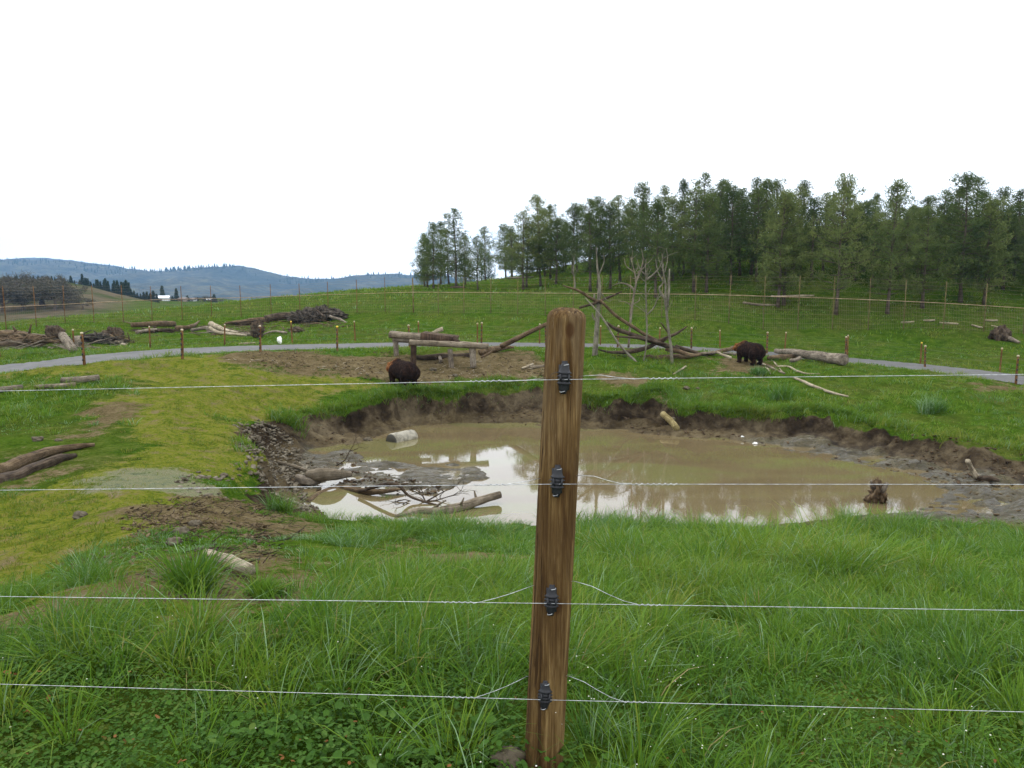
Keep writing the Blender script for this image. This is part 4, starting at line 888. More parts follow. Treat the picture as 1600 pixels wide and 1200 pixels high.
for i, (u, v, d, z, l) in enumerate([(470,503,(.8,.6,.45),.3,'left ragged grey lump of the big stump pile'),(490,503,(.85,.6,.62),.4,'middle and widest grey lump of the big stump pile'),(508,502,(.75,.6,.62),.42,'tall ribbed grey lump right of the middle of the big stump pile'),(522,500,(.9,.6,.45),.35,'low right end lump of the big stump pile')]):
    q = hg(u, v); blob('stump', q+np.array([0,0,z]), d, M_root, l, 'stump', 40+i, .55, 2.6, 56)
log('debris_log', [(516,494,47),(530,499,46.5),(541,504,46)], [.10,.09,.04], M_grey, 'grey branch sloping down to the right off the big stump pile', 'branch', lift=0)
log('debris_log', [(493,484,47.5),(500,489,47.3),(506,494,47)], [.04,.06,.09], M_dark, 'short dark root spike rising from the top of the big stump pile', 'root', lift=0)
q = hg(462, 519); blob('stump', q+np.array([0,0,.12]), (.5,.4,.22), M_dark, 'low dark mound behind the yellow-capped road post', 'stump', 46, .4, 2.)
mws, t, b = material('white_paint', .5, .4); b.inputs['Base Color'].default_value = (.75,.76,.72,1)
q = hg(437, 537); blob('white_stone', q+np.array([0,0,.16]), (.13,.11,.24), mws, 'small white painted stone standing on the road verge', 'stone', 47, .35, 1.5, 24)
# --- climbing platform of logs
pf = empty('log_platform', hg(690, 575), 'log climbing platform with four posts and a sloping plank top, behind the left bear', 'platform')
Yp = 33.0; Yb = 35.5
def beam(nm, pts, r, mat, rough=.08, n=12): return log(nm, pts, r, mat, None, lift=0, parent=pf, wob=.015, rough=rough, n=n)
beam('leg', [(646,537,Yp),(646,557,Yp),(645,578,Yp)], [.155,.15,.155], M_board); beam('leg', [(703,545,Yp),(704,560,Yp),(705,576,Yp)], [.13,.13,.13], M_grey)
beam('leg', [(738,541,Yp),(739,558,Yp),(740,574,Yp)], [.16,.16,.16], M_grey); beam('leg', [(618,531,Yb),(619,548,Yb),(620,569,Yb)], [.14,.14,.14], M_grey)
pf.children[1].name = 'leg'
beam('side_beam', [(640,535,Yp-.1),(700,538,Yp-.1),(763,541.5,Yp-.1)], [.15,.155,.15], M_wet)
beam('side_beam', [(614,530,Yb),(640,532,Yb),(690,535,Yb+.5)], [.15,.14,.12], M_grey)
beam('cross_beam', [(609,523,34.2),(632,525,34.0),(662,527,33.6)], [.17,.18,.18], M_wet)
beam('cross_beam', [(610,520.5,35.4),(640,523,35.2),(670,525,35.0)], [.13,.13,.13], M_grey)
mb = MB()
A_, B_ = px(657, 526, 33.4), px(714, 533, 33.3); dd = B_-A_; dd /= np.linalg.norm(dd); sd_ = np.array([0,1,0]); upv = np.cross(dd, sd_)*-1
if upv[2] < 0: upv = -upv
L_ = np.linalg.norm(B_-A_); axm = np.array([dd, sd_, upv])
mb.box((A_+B_)/2+np.array([0,0,0]), (L_, .07, .34), ax=axm); mb.build('plank', M_board, pf, smooth=False)
for i in range(5):
    mb = MB(); mb.box((A_+B_)/2+sd_*(.22+.28*i)+upv*.13, (L_*(.98+.03*(i%2)), .25, .06), ax=axm); mb.build('plank', M_board if i%2 else M_brown, pf, smooth=False)
mb = MB(); mb.tube(np.array([A_-dd*.05+sd_*-.05, B_+dd*.12+sd_*-.05])+upv*-.05, [.17,.17], 14); 
beam('end_log', [(709,527,33.3),(712,531,33.2),(716,535,33.0)], [.12,.13,.12], M_board)
beam('cap_board', [(718,533.5,33.6),(740,535.5,33.6),(748,536.5,33.6)], [.03,.03,.03], M_pale)
log('fallen_log', [(752,556),(775,550),(803,548)], [.20,.19,.06], M_brown, 'brown trunk lying behind the right legs of the log platform', lift=.18, rough=.25, branches=[([(752,559,35),(762,554,35.2),(770,549,35.5)], [.05,.06,.03])])
log('fallen_log', [(650,562),(690,560),(735,558)], [.12,.14,.12], M_dark, 'dark log lying on the ground under the log platform', lift=.1)
log('broken_board', [(672,521,41),(683,517,41),(692,514,41)], [.05,.12,.13], M_pale, 'pale broken log end sticking up behind the platform top', lift=0, rough=.4)
log('fallen_log', [(680,563),(686,559),(690,568)], [.09,.10,.08], M_grey, 'stubby mossy log leaning under the middle of the platform', lift=.12)
def tangle(u, v, dims, n, r, mat, label, seed, cat='root pile'):
    g = np.random.default_rng(seed); q = hg(u, v); mb = MB()
    for i in range(n):
        d = g.normal(0, 1, 3); d[2] = abs(d[2])*.9; d /= np.linalg.norm(d); e = q+d*np.array(dims)*g.uniform(.75, 1.35); s_ = q+g.normal(0, .25, 3)*np.array(dims)+np.array([0,0,.05]); m_ = (s_+e)/2+g.normal(0, .18, 3)*np.array(dims)
        limb(mb, [s_, m_, e], [r*g.uniform(.6, 1.6), r*g.uniform(.5, 1.1), r*.25], 6, seed+i, .06, .35, 3)
    return tag(mb.build('root_pile', mat), label, cat)
tangle(478, 503, (1.2,.7,.75), 46, .10, M_root, 'left half of the tangled grey roots of the big stump pile', 201)
tangle(505, 502, (1.25,.7,1.0), 60, .11, M_root, 'right half of the tangled grey roots of the big stump pile', 202)
tangle(88, 537, (.8,.5,.75), 30, .07, M_dark, 'spiky black roots beside the leaning grey trunk, left debris row', 203)
tangle(150, 535, (1.6,.6,.55), 40, .08, M_root, 'low tangle of grey branches in the middle of the left debris row', 204)
tangle(185, 535, (1.0,.5,.5), 30, .07, M_brown, 'low tangle of brown branches at the right end of the left debris row', 205)
tangle(30, 537, (1.8,.6,.5), 40, .07, M_brown, 'brushy brown branch pile at the left edge beyond the road', 206)
tangle(345, 521, (1.6,.5,.4), 26, .05, M_grey, 'loose grey branches piled under the silvery split logs', 207)
tangle(400, 508, (2.0,.5,.4), 30, .06, M_dark, 'low dark brush lying along the trunk that leads to the stump pile', 208)
tangle(245, 519, (1.5,.5,.35), 24, .05, M_dark, 'low dark brush around the long brown trunk with the cut end', 209)
# --- leaning-pole lookout and dead trees
def pole(pts, r, mat, label, **k): return log('leaning_pole', pts, r, mat, label, 'pole', lift=0, wob=k.pop('wob', .025), **k)
log('snag', [(929,558,36),(931,530,36),(933,500,36),(935,470,36),(937,440,36),(933,418,36),(932,385,36)], [.16,.14,.12,.11,.08,.05,.015], M_snag, 'straight grey dead tree holding up the crossed poles, right of the big post', 'dead tree', lift=0, wob=.03, rough=.1,
    branches=[([(932,502,36),(927,495,36),(926,489,36)],[.05,.04,.02]), ([(937,455,36),(950,470,36),(958,468,36)],[.03,.02,.01]), ([(929,478,36),(929,465,36),(929,458,36)],[.05,.05,.03]), ([(936,430,36),(944,410,36),(943,395,36)],[.03,.02,.01])])
pole([(783,541,37),(805,530,36.6),(830,518,36.3),(862,503,36)], [.15,.14,.13,.11], M_brown, 'thick brown pole rising to the right, its top hidden behind the big post')
pole([(880,446,35.4),(905,455,35.6),(925,467,35.8),(940,474,36)], [.03,.07,.08,.08], M_brown, 'upper crossed pole pointing up to the left over the big post')
pole([(906,481,35.2),(930,474,35.8),(950,465,36.2),(972,456,36.6)], [.06,.08,.07,.03], M_dark, 'dark crossed pole pointing up to the right from the lookout top')
pole([(937,469,35.7),(960,491,35.7),(985,508,35.8),(1010,524,36),(1030,535,36.2),(1048,545,36.4)], [.07,.085,.095,.10,.11,.11], M_brown, 'long thick brown pole sloping down right from the lookout top')
pole([(914,465,35.5),(940,495,35.2),(962,530,35),(978,550,34.9),(995,566,34.8)], [.03,.05,.055,.06,.07], M_snag, 'slim grey pole leaning from the lookout top to the grass')
pole([(943,500,35.6),(965,515,35.6),(1000,527,35.7),(1025,535,35.8),(1060,546,36)], [.04,.12,.13,.14,.12], M_dark, 'ragged dark pole below the long brown one', stubs=5, rough=.35)
pole([(960,525,35.4),(990,527,35.5),(1015,532,35.6),(1040,538,35.8)], [.04,.07,.08,.06], M_dark, 'thin dark pole ending in a forked tip under the ragged pole')
pole([(1073,510,35.8),(1055,522,35.8),(1030,533,35.8),(1010,544,35.9),(985,549,36),(955,551,36)], [.04,.08,.10,.12,.13,.06], M_dark, 'curved dark trunk rising to the right across the pole heap', rough=.25)
pole([(935,546,36.2),(950,550,36.1),(968,550,36)], [.03,.07,.06], M_dark, 'short curved dark branch right of the straight dead tree')
pole([(1032,504,36),(1040,514,36),(1048,526,36)], [.03,.05,.06], M_dark, 'short forked dark branch standing left of the double snag')
pole([(1040,545,36),(1060,549,35.8),(1080,555,35.5),(1095,554,35.3)], [.13,.12,.11,.07], M_brown, 'brown trunk at the right foot of the pole heap')
pole([(1055,541,36.3),(1075,548,36.1),(1098,554,36)], [.10,.10,.07], M_dark, 'dark trunk lying beside the brown trunk at the right foot of the heap')
log('fallen_log', [(1010,561),(1035,562),(1075,560),(1115,555)], [.10,.16,.15,.10], M_brown, 'brown log lying in the grass at the feet of the dead trees', lift=.12, rough=.2)
log('fallen_log', [(1068,561),(1095,558),(1125,555)], [.07,.09,.05], M_wet, 'pale log lying in the grass right of the double snag', lift=.18)
log('fallen_log', [(1110,556),(1135,550),(1160,545)], [.08,.15,.17], M_brown, 'dark log rising to the head of the right bear', lift=.15, rough=.25)
log('fallen_branch', [(1120,550,35.4),(1130,555,35.2),(1142,559,35)], [.05,.07,.09], M_pale, 'short pale branch under the nose of the right bear', 'branch', lift=0)
def dead_tree(pts, r, branches, label, mat=None):
    g = np.random.default_rng(len(label)); r = [q*.68 for q in r]; P = np.array([px(*p) for p in pts]); br = list(branches)
    for i in range(16):
        f = g.uniform(.45, .98)*(len(P)-1); k = int(f); q = P[k]+(P[k+1]-P[k])*(f-k); d = g.normal(0, 1, 3); d[2] = abs(d[2])+.5; d /= np.linalg.norm(d); L = g.uniform(.25, .8)
        br.append(([q, q+d*L*.5+g.normal(0,.05,3), q+d*L+g.normal(0,.1,3)], [.016,.012,.006]))
    return log('dead_tree', pts, r, mat or M_snag, label, 'dead tree', lift=0, wob=.02, rough=.12, branches=br)
dead_tree([(982,543,38),(984,515,38),(987,485,38),(991,458,38),(994,440,38),(990,420,38),(984,400,38)], [.10,.09,.10,.09,.07,.04,.01], [([(991,455,38),(985,447,38),(970,442,38),(955,447,38)],[.05,.04,.025,.01]), ([(993,440,38),(1000,425,38),(1005,405,38),(1002,388,38)],[.05,.04,.02,.01]),
    ([(988,480,38),(978,472,38),(966,470,38)],[.03,.02,.01]), ([(989,475,38),(998,470,38),(999,464,38)],[.025,.02,.01]), ([(990,425,38),(978,415,38),(975,402,38)],[.03,.02,.01]), ([(996,425,38),(1006,418,38),(1010,408,38)],[.03,.02,.01])], 'leftmost branching bare sapling behind the pole heap', M_grey)
dead_tree([(1006,566,35.3),(1009,545,35.3),(1011,515,35.3),(1010,480,35.3),(1009,450,35.3),(1009,425,35.3),(1010,405,35.3)], [.06,.06,.07,.065,.055,.04,.012], [([(1011,492,35.3),(1022,480,35.3),(1028,463,35.3),(1035,453,35.3)],[.035,.03,.02,.01]), ([(1010,437,35.3),(1022,428,35.3),(1032,415,35.3),(1036,400,35.3)],[.045,.035,.02,.01]), ([(1009,430,35.3),(1000,420,35.3),(995,405,35.3)],[.03,.02,.01]), ([(1011,510,35.3),(1018,505,35.3)],[.02,.01])], 'thin pale bare tree in front of the middle of the pole heap')
dead_tree([(1050,568,35),(1049,550,35),(1046,525,35),(1042,495,35),(1040,468,35),(1040,445,35),(1036,420,35),(1034,395,35)], [.12,.12,.10,.10,.10,.07,.05,.012], [([(1041,465,35),(1034,460,35),(1030,450,35),(1036,440,35),(1028,425,35),(1024,405,35)],[.05,.05,.04,.03,.02,.01]), ([(1043,480,35),(1045,450,35),(1046,420,35)],[.06,.055,.035]), ([(1039,425,35),(1043,405,35),(1041,388,35)],[.03,.02,.01]), ([(1043,478,35),(1034,462,35),(1026,470,35)],[.03,.02,.01])], 'rightmost dead tree with a double pale stem, beside the pole heap')
dead_tree([(898,452,56),(898,440,56),(896,425,56),(897,405,56)], [.12,.11,.09,.02], [], 'pale dead stem standing among the pines above the big post')
# --- right: great log and its broken branches
log('great_log', [(1212,556),(1240,560),(1275,565),(1318,572)], [.15,.20,.25,.31], M_grey, 'huge grey-brown fallen trunk lying beside the road, right of the bear', lift=.32, rough=.14, n=18, wob=.05, branches=[([(1236,563,34.9),(1243,562,34.6),(1250,559,34.7)],[.10,.09,.10])])
log('great_log', [(1200,564),(1222,563),(1245,560)], [.10,.20,.17], M_brown, 'short brown trunk under the thin end of the huge fallen trunk', lift=.15, rough=.3)
log('fallen_log', [(1130,554),(1160,556),(1200,558)], [.05,.09,.10], M_grey, 'grey log mostly hidden behind the right bear', lift=.08)
for P_, r_, l_ in [([(1205,563),(1212,570),(1222,582)],[.03,.04,.03],'upright forked pale branch nearest the right bear, in the grass'),([(1196,575),(1202,581),(1204,585)],[.03,.04,.03],'shortest pale stick in the grass behind the right bear'),
    ([(1215,574),(1232,574),(1245,581),(1258,585),(1282,586)],[.03,.05,.06,.04,.02],'wavy white branch lying in the grass under the huge trunk'),([(1198,573),(1212,579),(1226,585)],[.06,.06,.04],'brownish branch beside the wavy white branch'),
    ([(1240,592),(1262,601),(1290,612),(1325,622)],[.05,.07,.06,.04],'long pale branch sloping down right toward the pond bank'),([(1184,567),(1190,570),(1196,572)],[.05,.06,.04],'bleached stub right at the feet of the right bear'),
    ([(1052,586),(1063,580),(1072,574)],[.03,.04,.05],'small white stick in the grass above the wire, right of the post'),([(775,597),(782,595.5),(789,594)],[.03,.05,.03],'small pale chip of wood on the dirt left of the post'),
    ([(828,577),(840,575),(856,573)],[.10,.09,.08],'pale brown log end half hidden behind the big post'),([(816,578),(822,574),(833,570)],[.05,.06,.05],'splintered orange wood scrap left of the big post')]:
    log('dry_branch', P_, r_, M_pale if 'brown' not in l_ else M_wet, l_, 'branch', lift=.05, wob=.03)
q = hg(1562, 531); blob('stump', q+np.array([0,0,.3]), (.5,.5,.5), M_dark, 'grey root stump in the field near the right edge', 'stump', 52, .5, 2.0)
log('fallen_log', [(1566,529),(1578,534),(1592,539)], [.22,.16,.08], M_grey, 'grey trunk trailing right from the root stump near the right edge', lift=.15, rough=.3)
log('fallen_log', [(1161,476),(1185,478),(1212,480)], [.08,.09,.07], M_wet, 'pale log on the slope behind the rail, left of the twin pine trunks', lift=.08)
log('fallen_log', [(1205,463,52),(1240,462.5,52),(1272,462,52)], [.07,.09,.06], M_pale, 'bleached fallen log lying along the rail at the twin pine trunks', lift=0)
for a_, b_, l_ in [((1408,505),(1428,504),'first short pale log at the foot of the tall mesh fence, right part'),((1443,502),(1460,502.5),'thin pale pole farther up the slope at the tall fence'),((1468,505),(1497,507),'longest pale log at the foot of the tall mesh fence'),((1518,509),(1535,514),'slanting pale log between two right tall-fence poles'),((1540,502),(1560,502),'dull thin log high on the slope near the right edge'),((1548,510),(1566,514),'last pale log at the foot of the fence above the root stump')]:
    m_ = ((a_[0]+b_[0])/2, (a_[1]+b_[1])/2+.3); log('fallen_log', [a_, m_, b_], [.05,.07,.05], M_pale, l_, lift=.06)
log('fallen_log', [(793,436),(812,436.5),(833,435)], [.08,.10,.06], M_grey, 'grey log under the left pines close to the hill crest', lift=.1)
log('fallen_log', [(704,451.5),(716,450.5),(726,451)], [.10,.14,.08], M_dark, 'dark pile of fallen wood at the foot of the left pine clump', lift=.1)
# stones
M_stone = material('stone', .9, .2)[0]; t = M_stone.node_tree; b = t.nodes['Principled BSDF']
t.links.new(ramp(t, noise(t, 3, 5, coords(t)), [(.35,(.040,.032,.020)),(.5,(.090,.075,.050)),(.65,(.165,.145,.105))]), b.inputs['Base Color']); bump(t, b, noise(t, 20, 4, coords(t)), .6, .02)
STN = [(615,565,.09,'round grey stone on the mud left of the barrel'),(575,690,.18,'flat tan stone at the water edge left of the barrel'),(690,604,.16,'dark angular stone in the grass edge below the platform'),(677,579,.18,'pale grey boulder on the dirt under the platform front'),
 (711,588,.13,'tilted grey stone on the dirt right of the platform'),(724,608,.17,'brown stone at the lip of the far bank, above the wire'),(60,689,.16,'small grey rock in the grass at the left, above the rotten trunks'),(92,690,.10,'flat tan rock right of the small grey rock at the left'),
 (125,809,.13,'small dark rock alone on the mossy track, lower left'),(305,822,.11,'tan slab on the dirt patch left of the pond'),(283,835,.11,'orange-brown rock on the dirt patch left of the pond'),(272,850,.10,'flat grey rock at the bottom of the dirt patch'),
 (1180,694,.09,'white pebble on the mud under the far bank'),(1160,683,.06,'smaller white pebble on the mud under the far bank'),(1053,658,.20,'dark wet boulder in the notch beside the yellowish bank log'),(1072,608,.16,'grey rock on top of the far bank right of the post'),(1090,608,.10,'small pale rock on top of the far bank right of the post'),
 (1040,606,.14,'brown rock in the grass over the bank notch'),(794,1196,.08,'grey stone at the foot of the big wooden post'),(452,688,.10,'white-tan pebble on the rocky left bank'),(1035,568,.12,'grey rock at the foot of the double dead tree'),(390,742,.10,'pale stone at the foot of the rocky left bank'),(350,745,.10,'tan block on top of the rocky heap at the pond corner')]
for i, (u, v, s_, l_) in enumerate(STN):
    q = hg(u, v); blob('stone', q+np.array([0,0,s_*.3]), (s_*.8, s_*.65, s_*.42), mws if 'white pebble' in l_ else M_stone, l_, 'stone', 70+i, .6, 1.9, 24)
M_clod = material('clod', 1.0, .03)[0]; t = M_clod.node_tree; t.links.new(ramp(t, noise(t, 4, 5, coords(t)), [(.35,(.030,.021,.011)),(.5,(.075,.055,.030)),(.65,(.13,.10,.06))]), t.nodes['Principled BSDF'].inputs['Base Color'])
def pebbles(name, poly, N, s0, s1, mat, label, seed, dens=None):
    g = np.random.default_rng(seed); Zp = zone(poly); mn, mx = Zp.min(0), Zp.max(0); X = g.uniform(mn[0], mx[0], N*4); Y = g.uniform(mn[1], mx[1], N*4)
    k = (sdist(X, Y, Zp)+.5*fbm(X, Y, .8, 3, seed) > 0); k &= fbm(X, Y, .6, 3, seed+4)+g.normal(0, .25, len(X)) > -.1; X, Y = X[k][:N], Y[k][:N]; n = len(X)
    Z = ground(X, Y); s = g.uniform(0, 1, n)**2.5*(s1-s0)+s0
    c = np.array([(a_, b_, d_) for a_ in (-1,1) for b_ in (-1,1) for d_ in (-1,1)], float)
    V = c[None]*g.uniform(.45, 1, (n,8,3))*s[:,None,None]*np.array([1.25,.9,.42])
    a = g.uniform(0, 6.28, n); ca, sa = np.cos(a)[:,None], np.sin(a)[:,None]; tl = g.normal(0, .35, n)[:,None]
    x_, y_, z_ = V[...,0]*ca-V[...,1]*sa, V[...,0]*sa+V[...,1]*ca, V[...,2]+V[...,0]*tl
    V = np.stack([x_+X[:,None], y_+Y[:,None], z_+(Z+s*.2)[:,None]], -1).reshape(-1,3)
    Fq = np.array([(0,1,3,2),(4,6,7,5),(0,4,5,1),(2,3,7,6),(0,2,6,4),(1,5,7,3)])
    tag(mesh_obj(name, V, (Fq[None]+np.arange(n)[:,None,None]*8).reshape(-1,4), mat, smooth=False), label, kind='stuff')
pebbles('rubble', [(365,665),(410,652),(450,665),(500,700),(480,760),(450,795),(380,785),(300,775),(290,745),(380,740)], 2300, .010, .075, M_stone, 'broken grey stones covering the left bank of the pond', 5)
pebbles('dirt_clods', [(340,555),(480,545),(620,552),(860,560),(860,600),(680,606),(430,582)], 1400, .012, .06, M_clod, 'brown clods and stones scattered on the bare dirt', 6)
pebbles('dirt_clods', [(200,800),(340,770),(430,800),(400,860),(300,915),(100,915),(120,880),(220,850)], 1300, .008, .035, M_clod, 'stones and clods on the bare patches by the track', 7)
pebbles('mud_clods', [(450,700),(560,698),(770,730),(740,760),(560,785),(470,760)], 700, .012, .06, M_brown, 'small dark lumps lying on the pond mud', 8)
pebbles('mud_clods', [(1330,715),(1600,715),(1750,800),(1400,805),(1480,765)], 260, .010, .05, M_clod, 'small dark lumps on the wet mud at right', 9)
pebbles('mud_clods', [(480,650),(650,618),(850,605),(1100,645),(1400,675),(1700,712),(1650,740),(1300,710),(1000,672),(700,660),(520,700)], 2200, .012, .06, M_brown, 'earth lumps fallen down the far pond bank', 10)

def litter(name, poly, N, l0, l1, r, mat, label, seed):
    g = np.random.default_rng(seed); Zp = zone(poly); mn, mx = Zp.min(0), Zp.max(0); X = g.uniform(mn[0], mx[0], N*6); Y = g.uniform(mn[1], mx[1], N*6)
    k = inpoly(X, Y, Zp) & (fbm(X, Y, .5, 3, seed) > -.15); X, Y = X[k][:N], Y[k][:N]; Z = ground(X, Y); mb = MB()
    for i in range(len(X)):
        L = g.uniform(l0, l1); a = g.uniform(0, 6.28); d = np.array([math.cos(a), math.sin(a), g.uniform(-.05, .35)])*L; p = np.array([X[i], Y[i], Z[i]+r*.5]); rr = r*g.uniform(.4, 1.4)
        mb.tube(np.array([p, p+d*.5+g.normal(0, .08*L, 3)*np.array([1,1,.4]), p+d]), [rr, rr*.8, rr*.4], 5, rough=.2, seed=i)
    tag(mb.build(name, mat), label, kind='stuff')
litter('dead_twigs', [(-30,530),(60,528),(200,528),(200,545),(120,548),(-30,548)], 90, .3, 1.4, .035, M_grey, 'grey dead twigs littering the debris row beyond the road', 61)
litter('dead_twigs', [(200,512),(330,508),(540,492),(545,510),(440,524),(330,526),(200,524)], 120, .3, 1.5, .035, M_brown, 'brown dead twigs strewn between the debris logs', 62)
litter('dead_twigs', [(930,545),(1150,545),(1150,568),(1000,568),(930,560)], 50, .2, 1.0, .02, M_dark, 'dark dead twigs strewn under the pole heap', 63)
litter('dead_twigs', [(500,700),(760,725),(760,765),(560,780),(480,760)], 60, .08, .4, .010, M_dark, 'small dark twigs lying on the pond mud', 64)
litter('dead_stalks', [(195,800),(260,775),(340,765),(450,785),(470,830),(430,880),(350,900),(260,860)], 420, .06, .28, .006, M_dark, 'purple-brown dead stalks on the bare patch left of the pond', 66)
litter('dead_stalks', [(90,885),(180,868),(330,862),(400,915),(330,945),(120,948)], 220, .05, .2, .005, M_grey, 'grey dead stalks on the bare patch at the lower left', 67)
litter('wood_chips', [(340,560),(860,560),(860,600),(430,582)], 120, .05, .35, .018, M_pale, 'pale chips and splinters of wood on the bare dirt', 65)
# ------------------------------------------------------------ bears
def bear(u, v, Y, L, head, rz, label, seed, head_down=0.):
    """body from many overlapping balls, fused into one skin by a voxel remesh; local +x is forward"""
    m, t, b = material('bear_fur', 1.0, .04); co = coords(t); sp = t.nodes.new('ShaderNodeSeparateXYZ'); t.links.new(co, sp.inputs[0])
    n_f = noise(t, 9, 5, co, .7); hx = t.nodes.new('ShaderNodeMapRange'); hx.inputs[1].default_value = head[0]; hx.inputs[2].default_value = head[1]
    f = mth(t, 'ADD', sp.outputs[0], mth(t, 'MULTIPLY', mth(t, 'SUBTRACT', n_f, .5), .5)); f = mth(t, 'ADD', f, mth(t, 'MULTIPLY', mth(t, 'SUBTRACT', sp.outputs[2], .75), head[2])); t.links.new(f, hx.inputs[0])
    body = ramp(t, n_f, [(.35,(.005,.0035,.003)),(.5,(.013,.008,.006)),(.68,(.034,.018,.012))]); hd = ramp(t, n_f, [(.35,(.05,.018,.007)),(.5,(.14,.055,.018)),(.65,(.28,.14,.06))])
    t.links.new(mix(t, hx.outputs[0], body, hd), b.inputs['Base Color']); bump(t, b, noise(t, 30, 4, coords(t, (1,1,.4))), .8, .03)
    bm = __import__('bmesh').new(); import bmesh
    from mathutils import Matrix
    def ball(x, y, z, rx, ry=None, rz_=None):
        ry = ry or rx; rz_ = rz_ or rx
        bmesh.ops.create_icosphere(bm, subdivisions=3, radius=1, matrix=Matrix.Translation((x, y, z)) @ Matrix.Diagonal((rx, ry, rz_, 1)))
    def chain(a_, b_, ra, rb, n=9):
        for i in range(n):
            s = i/(n-1); ball(*[a_[k]*(1-s)+b_[k]*s for k in range(3)], ra*(1-s)+rb*s)
    ball(-.38,0,.63,.50,.34,.36); ball(-.05,0,.64,.50,.33,.36); ball(-.55,0,.62,.40,.34,.36); ball(-.70,0,.58,.26,.28,.30); ball(-.2,0,.60,.46,.34,.36); ball(.15,0,.62,.42,.33,.37); ball(.42,0,.66,.32,.29,.36); ball(.34,0,.86,.26,.18,.20)
    chain((.5,0,.74), (.82,0,.70-head_down*.6), .25, .20); hx_ = .92; hz = .70-head_down
    ball(hx_,0,hz,.185,.175,.17); ball(hx_+.08,0,hz-.02,.14,.14,.13); chain((hx_+.12,0,hz-.04), (hx_+.30,0,hz-.08), .095, .062); ball(hx_+.33,0,hz-.065,.035)
    for s in (-1, 1):
        ball(hx_-.06, s*.14, hz+.15, .05,.055,.06); ball(hx_+.0, s*.11, hz-.08, .10)
        chain((.42,s*.19,.58), (.46,s*.20,.32), .19, .125); chain((.46,s*.20,.32), (.45,s*.20,.09), .12, .10); ball(.53,s*.20,.065,.14,.10,.065)
        chain((-.60,s*.19,.55), (-.45,s*.21,.34), .25, .15); chain((-.45,s*.21,.34), (-.63,s*.20,.20), .14, .10); chain((-.63,s*.20,.2), (-.58,s*.20,.08), .10, .09); ball(-.50,s*.20,.065,.16,.10,.065)
    ball(-.94,0,.62,.07)
    me = bpy.data.meshes.new('bear'); bm.to_mesh(me); bm.free(); me.materials.append(m)
    for p in me.polygons: p.use_smooth = True
    o = bpy.data.objects.new('bear', me); COL.objects.link(o); q = px(u, v, Y); q[2] = gz(q[0], q[1])
    o.location = Vector(q)+Vector((0,0,-.03)); o.rotation_euler = (0, 0, rz); o.scale = (L*.93, L, L*1.06)
    r = o.modifiers.new('skin', 'REMESH'); r.mode = 'VOXEL'; r.voxel_size = .022; r.use_smooth_shade = True
    sm = o.modifiers.new('soft', 'SMOOTH'); sm.iterations = 14; sm.factor = .7
    tx = bpy.data.textures.new('fur', 'CLOUDS'); tx.noise_scale = .06; tx.noise_depth = 3
    d_ = o.modifiers.new('fur', 'DISPLACE'); d_.texture = tx; d_.strength = .03; d_.mid_level = .5
    tag(o, label, 'bear', 'brown bears beside the pond')
    for s in (-1, 1):
        mb = MB(); c = np.array([hx_+.13, s*.085, hz+.035]); mb.tube(np.array([c-np.array([.012,0,0]), c, c+np.array([.016,s*.006,0])]), [.018,.020,.008], 8)
        e = mb.build('eye', mk, None, origin=(0,0,0)); e.parent = o
    mb = MB(); mb.tube(np.array([(hx_+.325,0,hz-.055),(hx_+.35,0,hz-.055),(hx_+.365,0,hz-.06)]), [.042,.040,.02], 10); e = mb.build('nose', mk, None, origin=(0,0,0)); e.parent = o
    return o
bear(629, 600, 30, 1.0, (.42, .66, .5), R(180-49), 'dark brown bear with a tan head, standing on the bank left of the log platform', 1, .02)
bear(1170, 568, 36, 1.0, (.45, 1.0, 1.1), R(180-66), 'brown bear with a reddish back, standing by the logs right of the dead trees', 2, .0)
# ------------------------------------------------------------ grass
def grass_material(name, stops, trans=.35, rough=.6, spec=.10):
    m, t, b = material(name, rough, spec)
    col = ramp(t, attr(t, 'tint'), stops); t.links.new(col, b.inputs['Base Color'])
    tr = t.nodes.new('ShaderNodeBsdfTranslucent'); t.links.new(col, tr.inputs[0]); ms = t.nodes.new('ShaderNodeMixShader'); ms.inputs[0].default_value = trans
    t.links.new(b.outputs[0], ms.inputs[1]); t.links.new(tr.outputs[0], ms.inputs[2]); t.links.new(ms.outputs[0], t.nodes['Material Output'].inputs[0]); return m
MG = grass_material('grass_blade', [(.0,(.26,.21,.10)),(.07,(.17,.19,.035)),(.2,(.120,.185,.018)),(.45,(.084,.165,.012)),(.7,(.056,.132,.015)),(.88,(.052,.115,.030)),(1.,(.16,.25,.12))])
MGm = grass_material('moss_blade', [(.0,(.15,.12,.045)),(.3,(.14,.145,.020)),(.6,(.105,.145,.013)),(1.,(.055,.115,.010))], spec=.15)
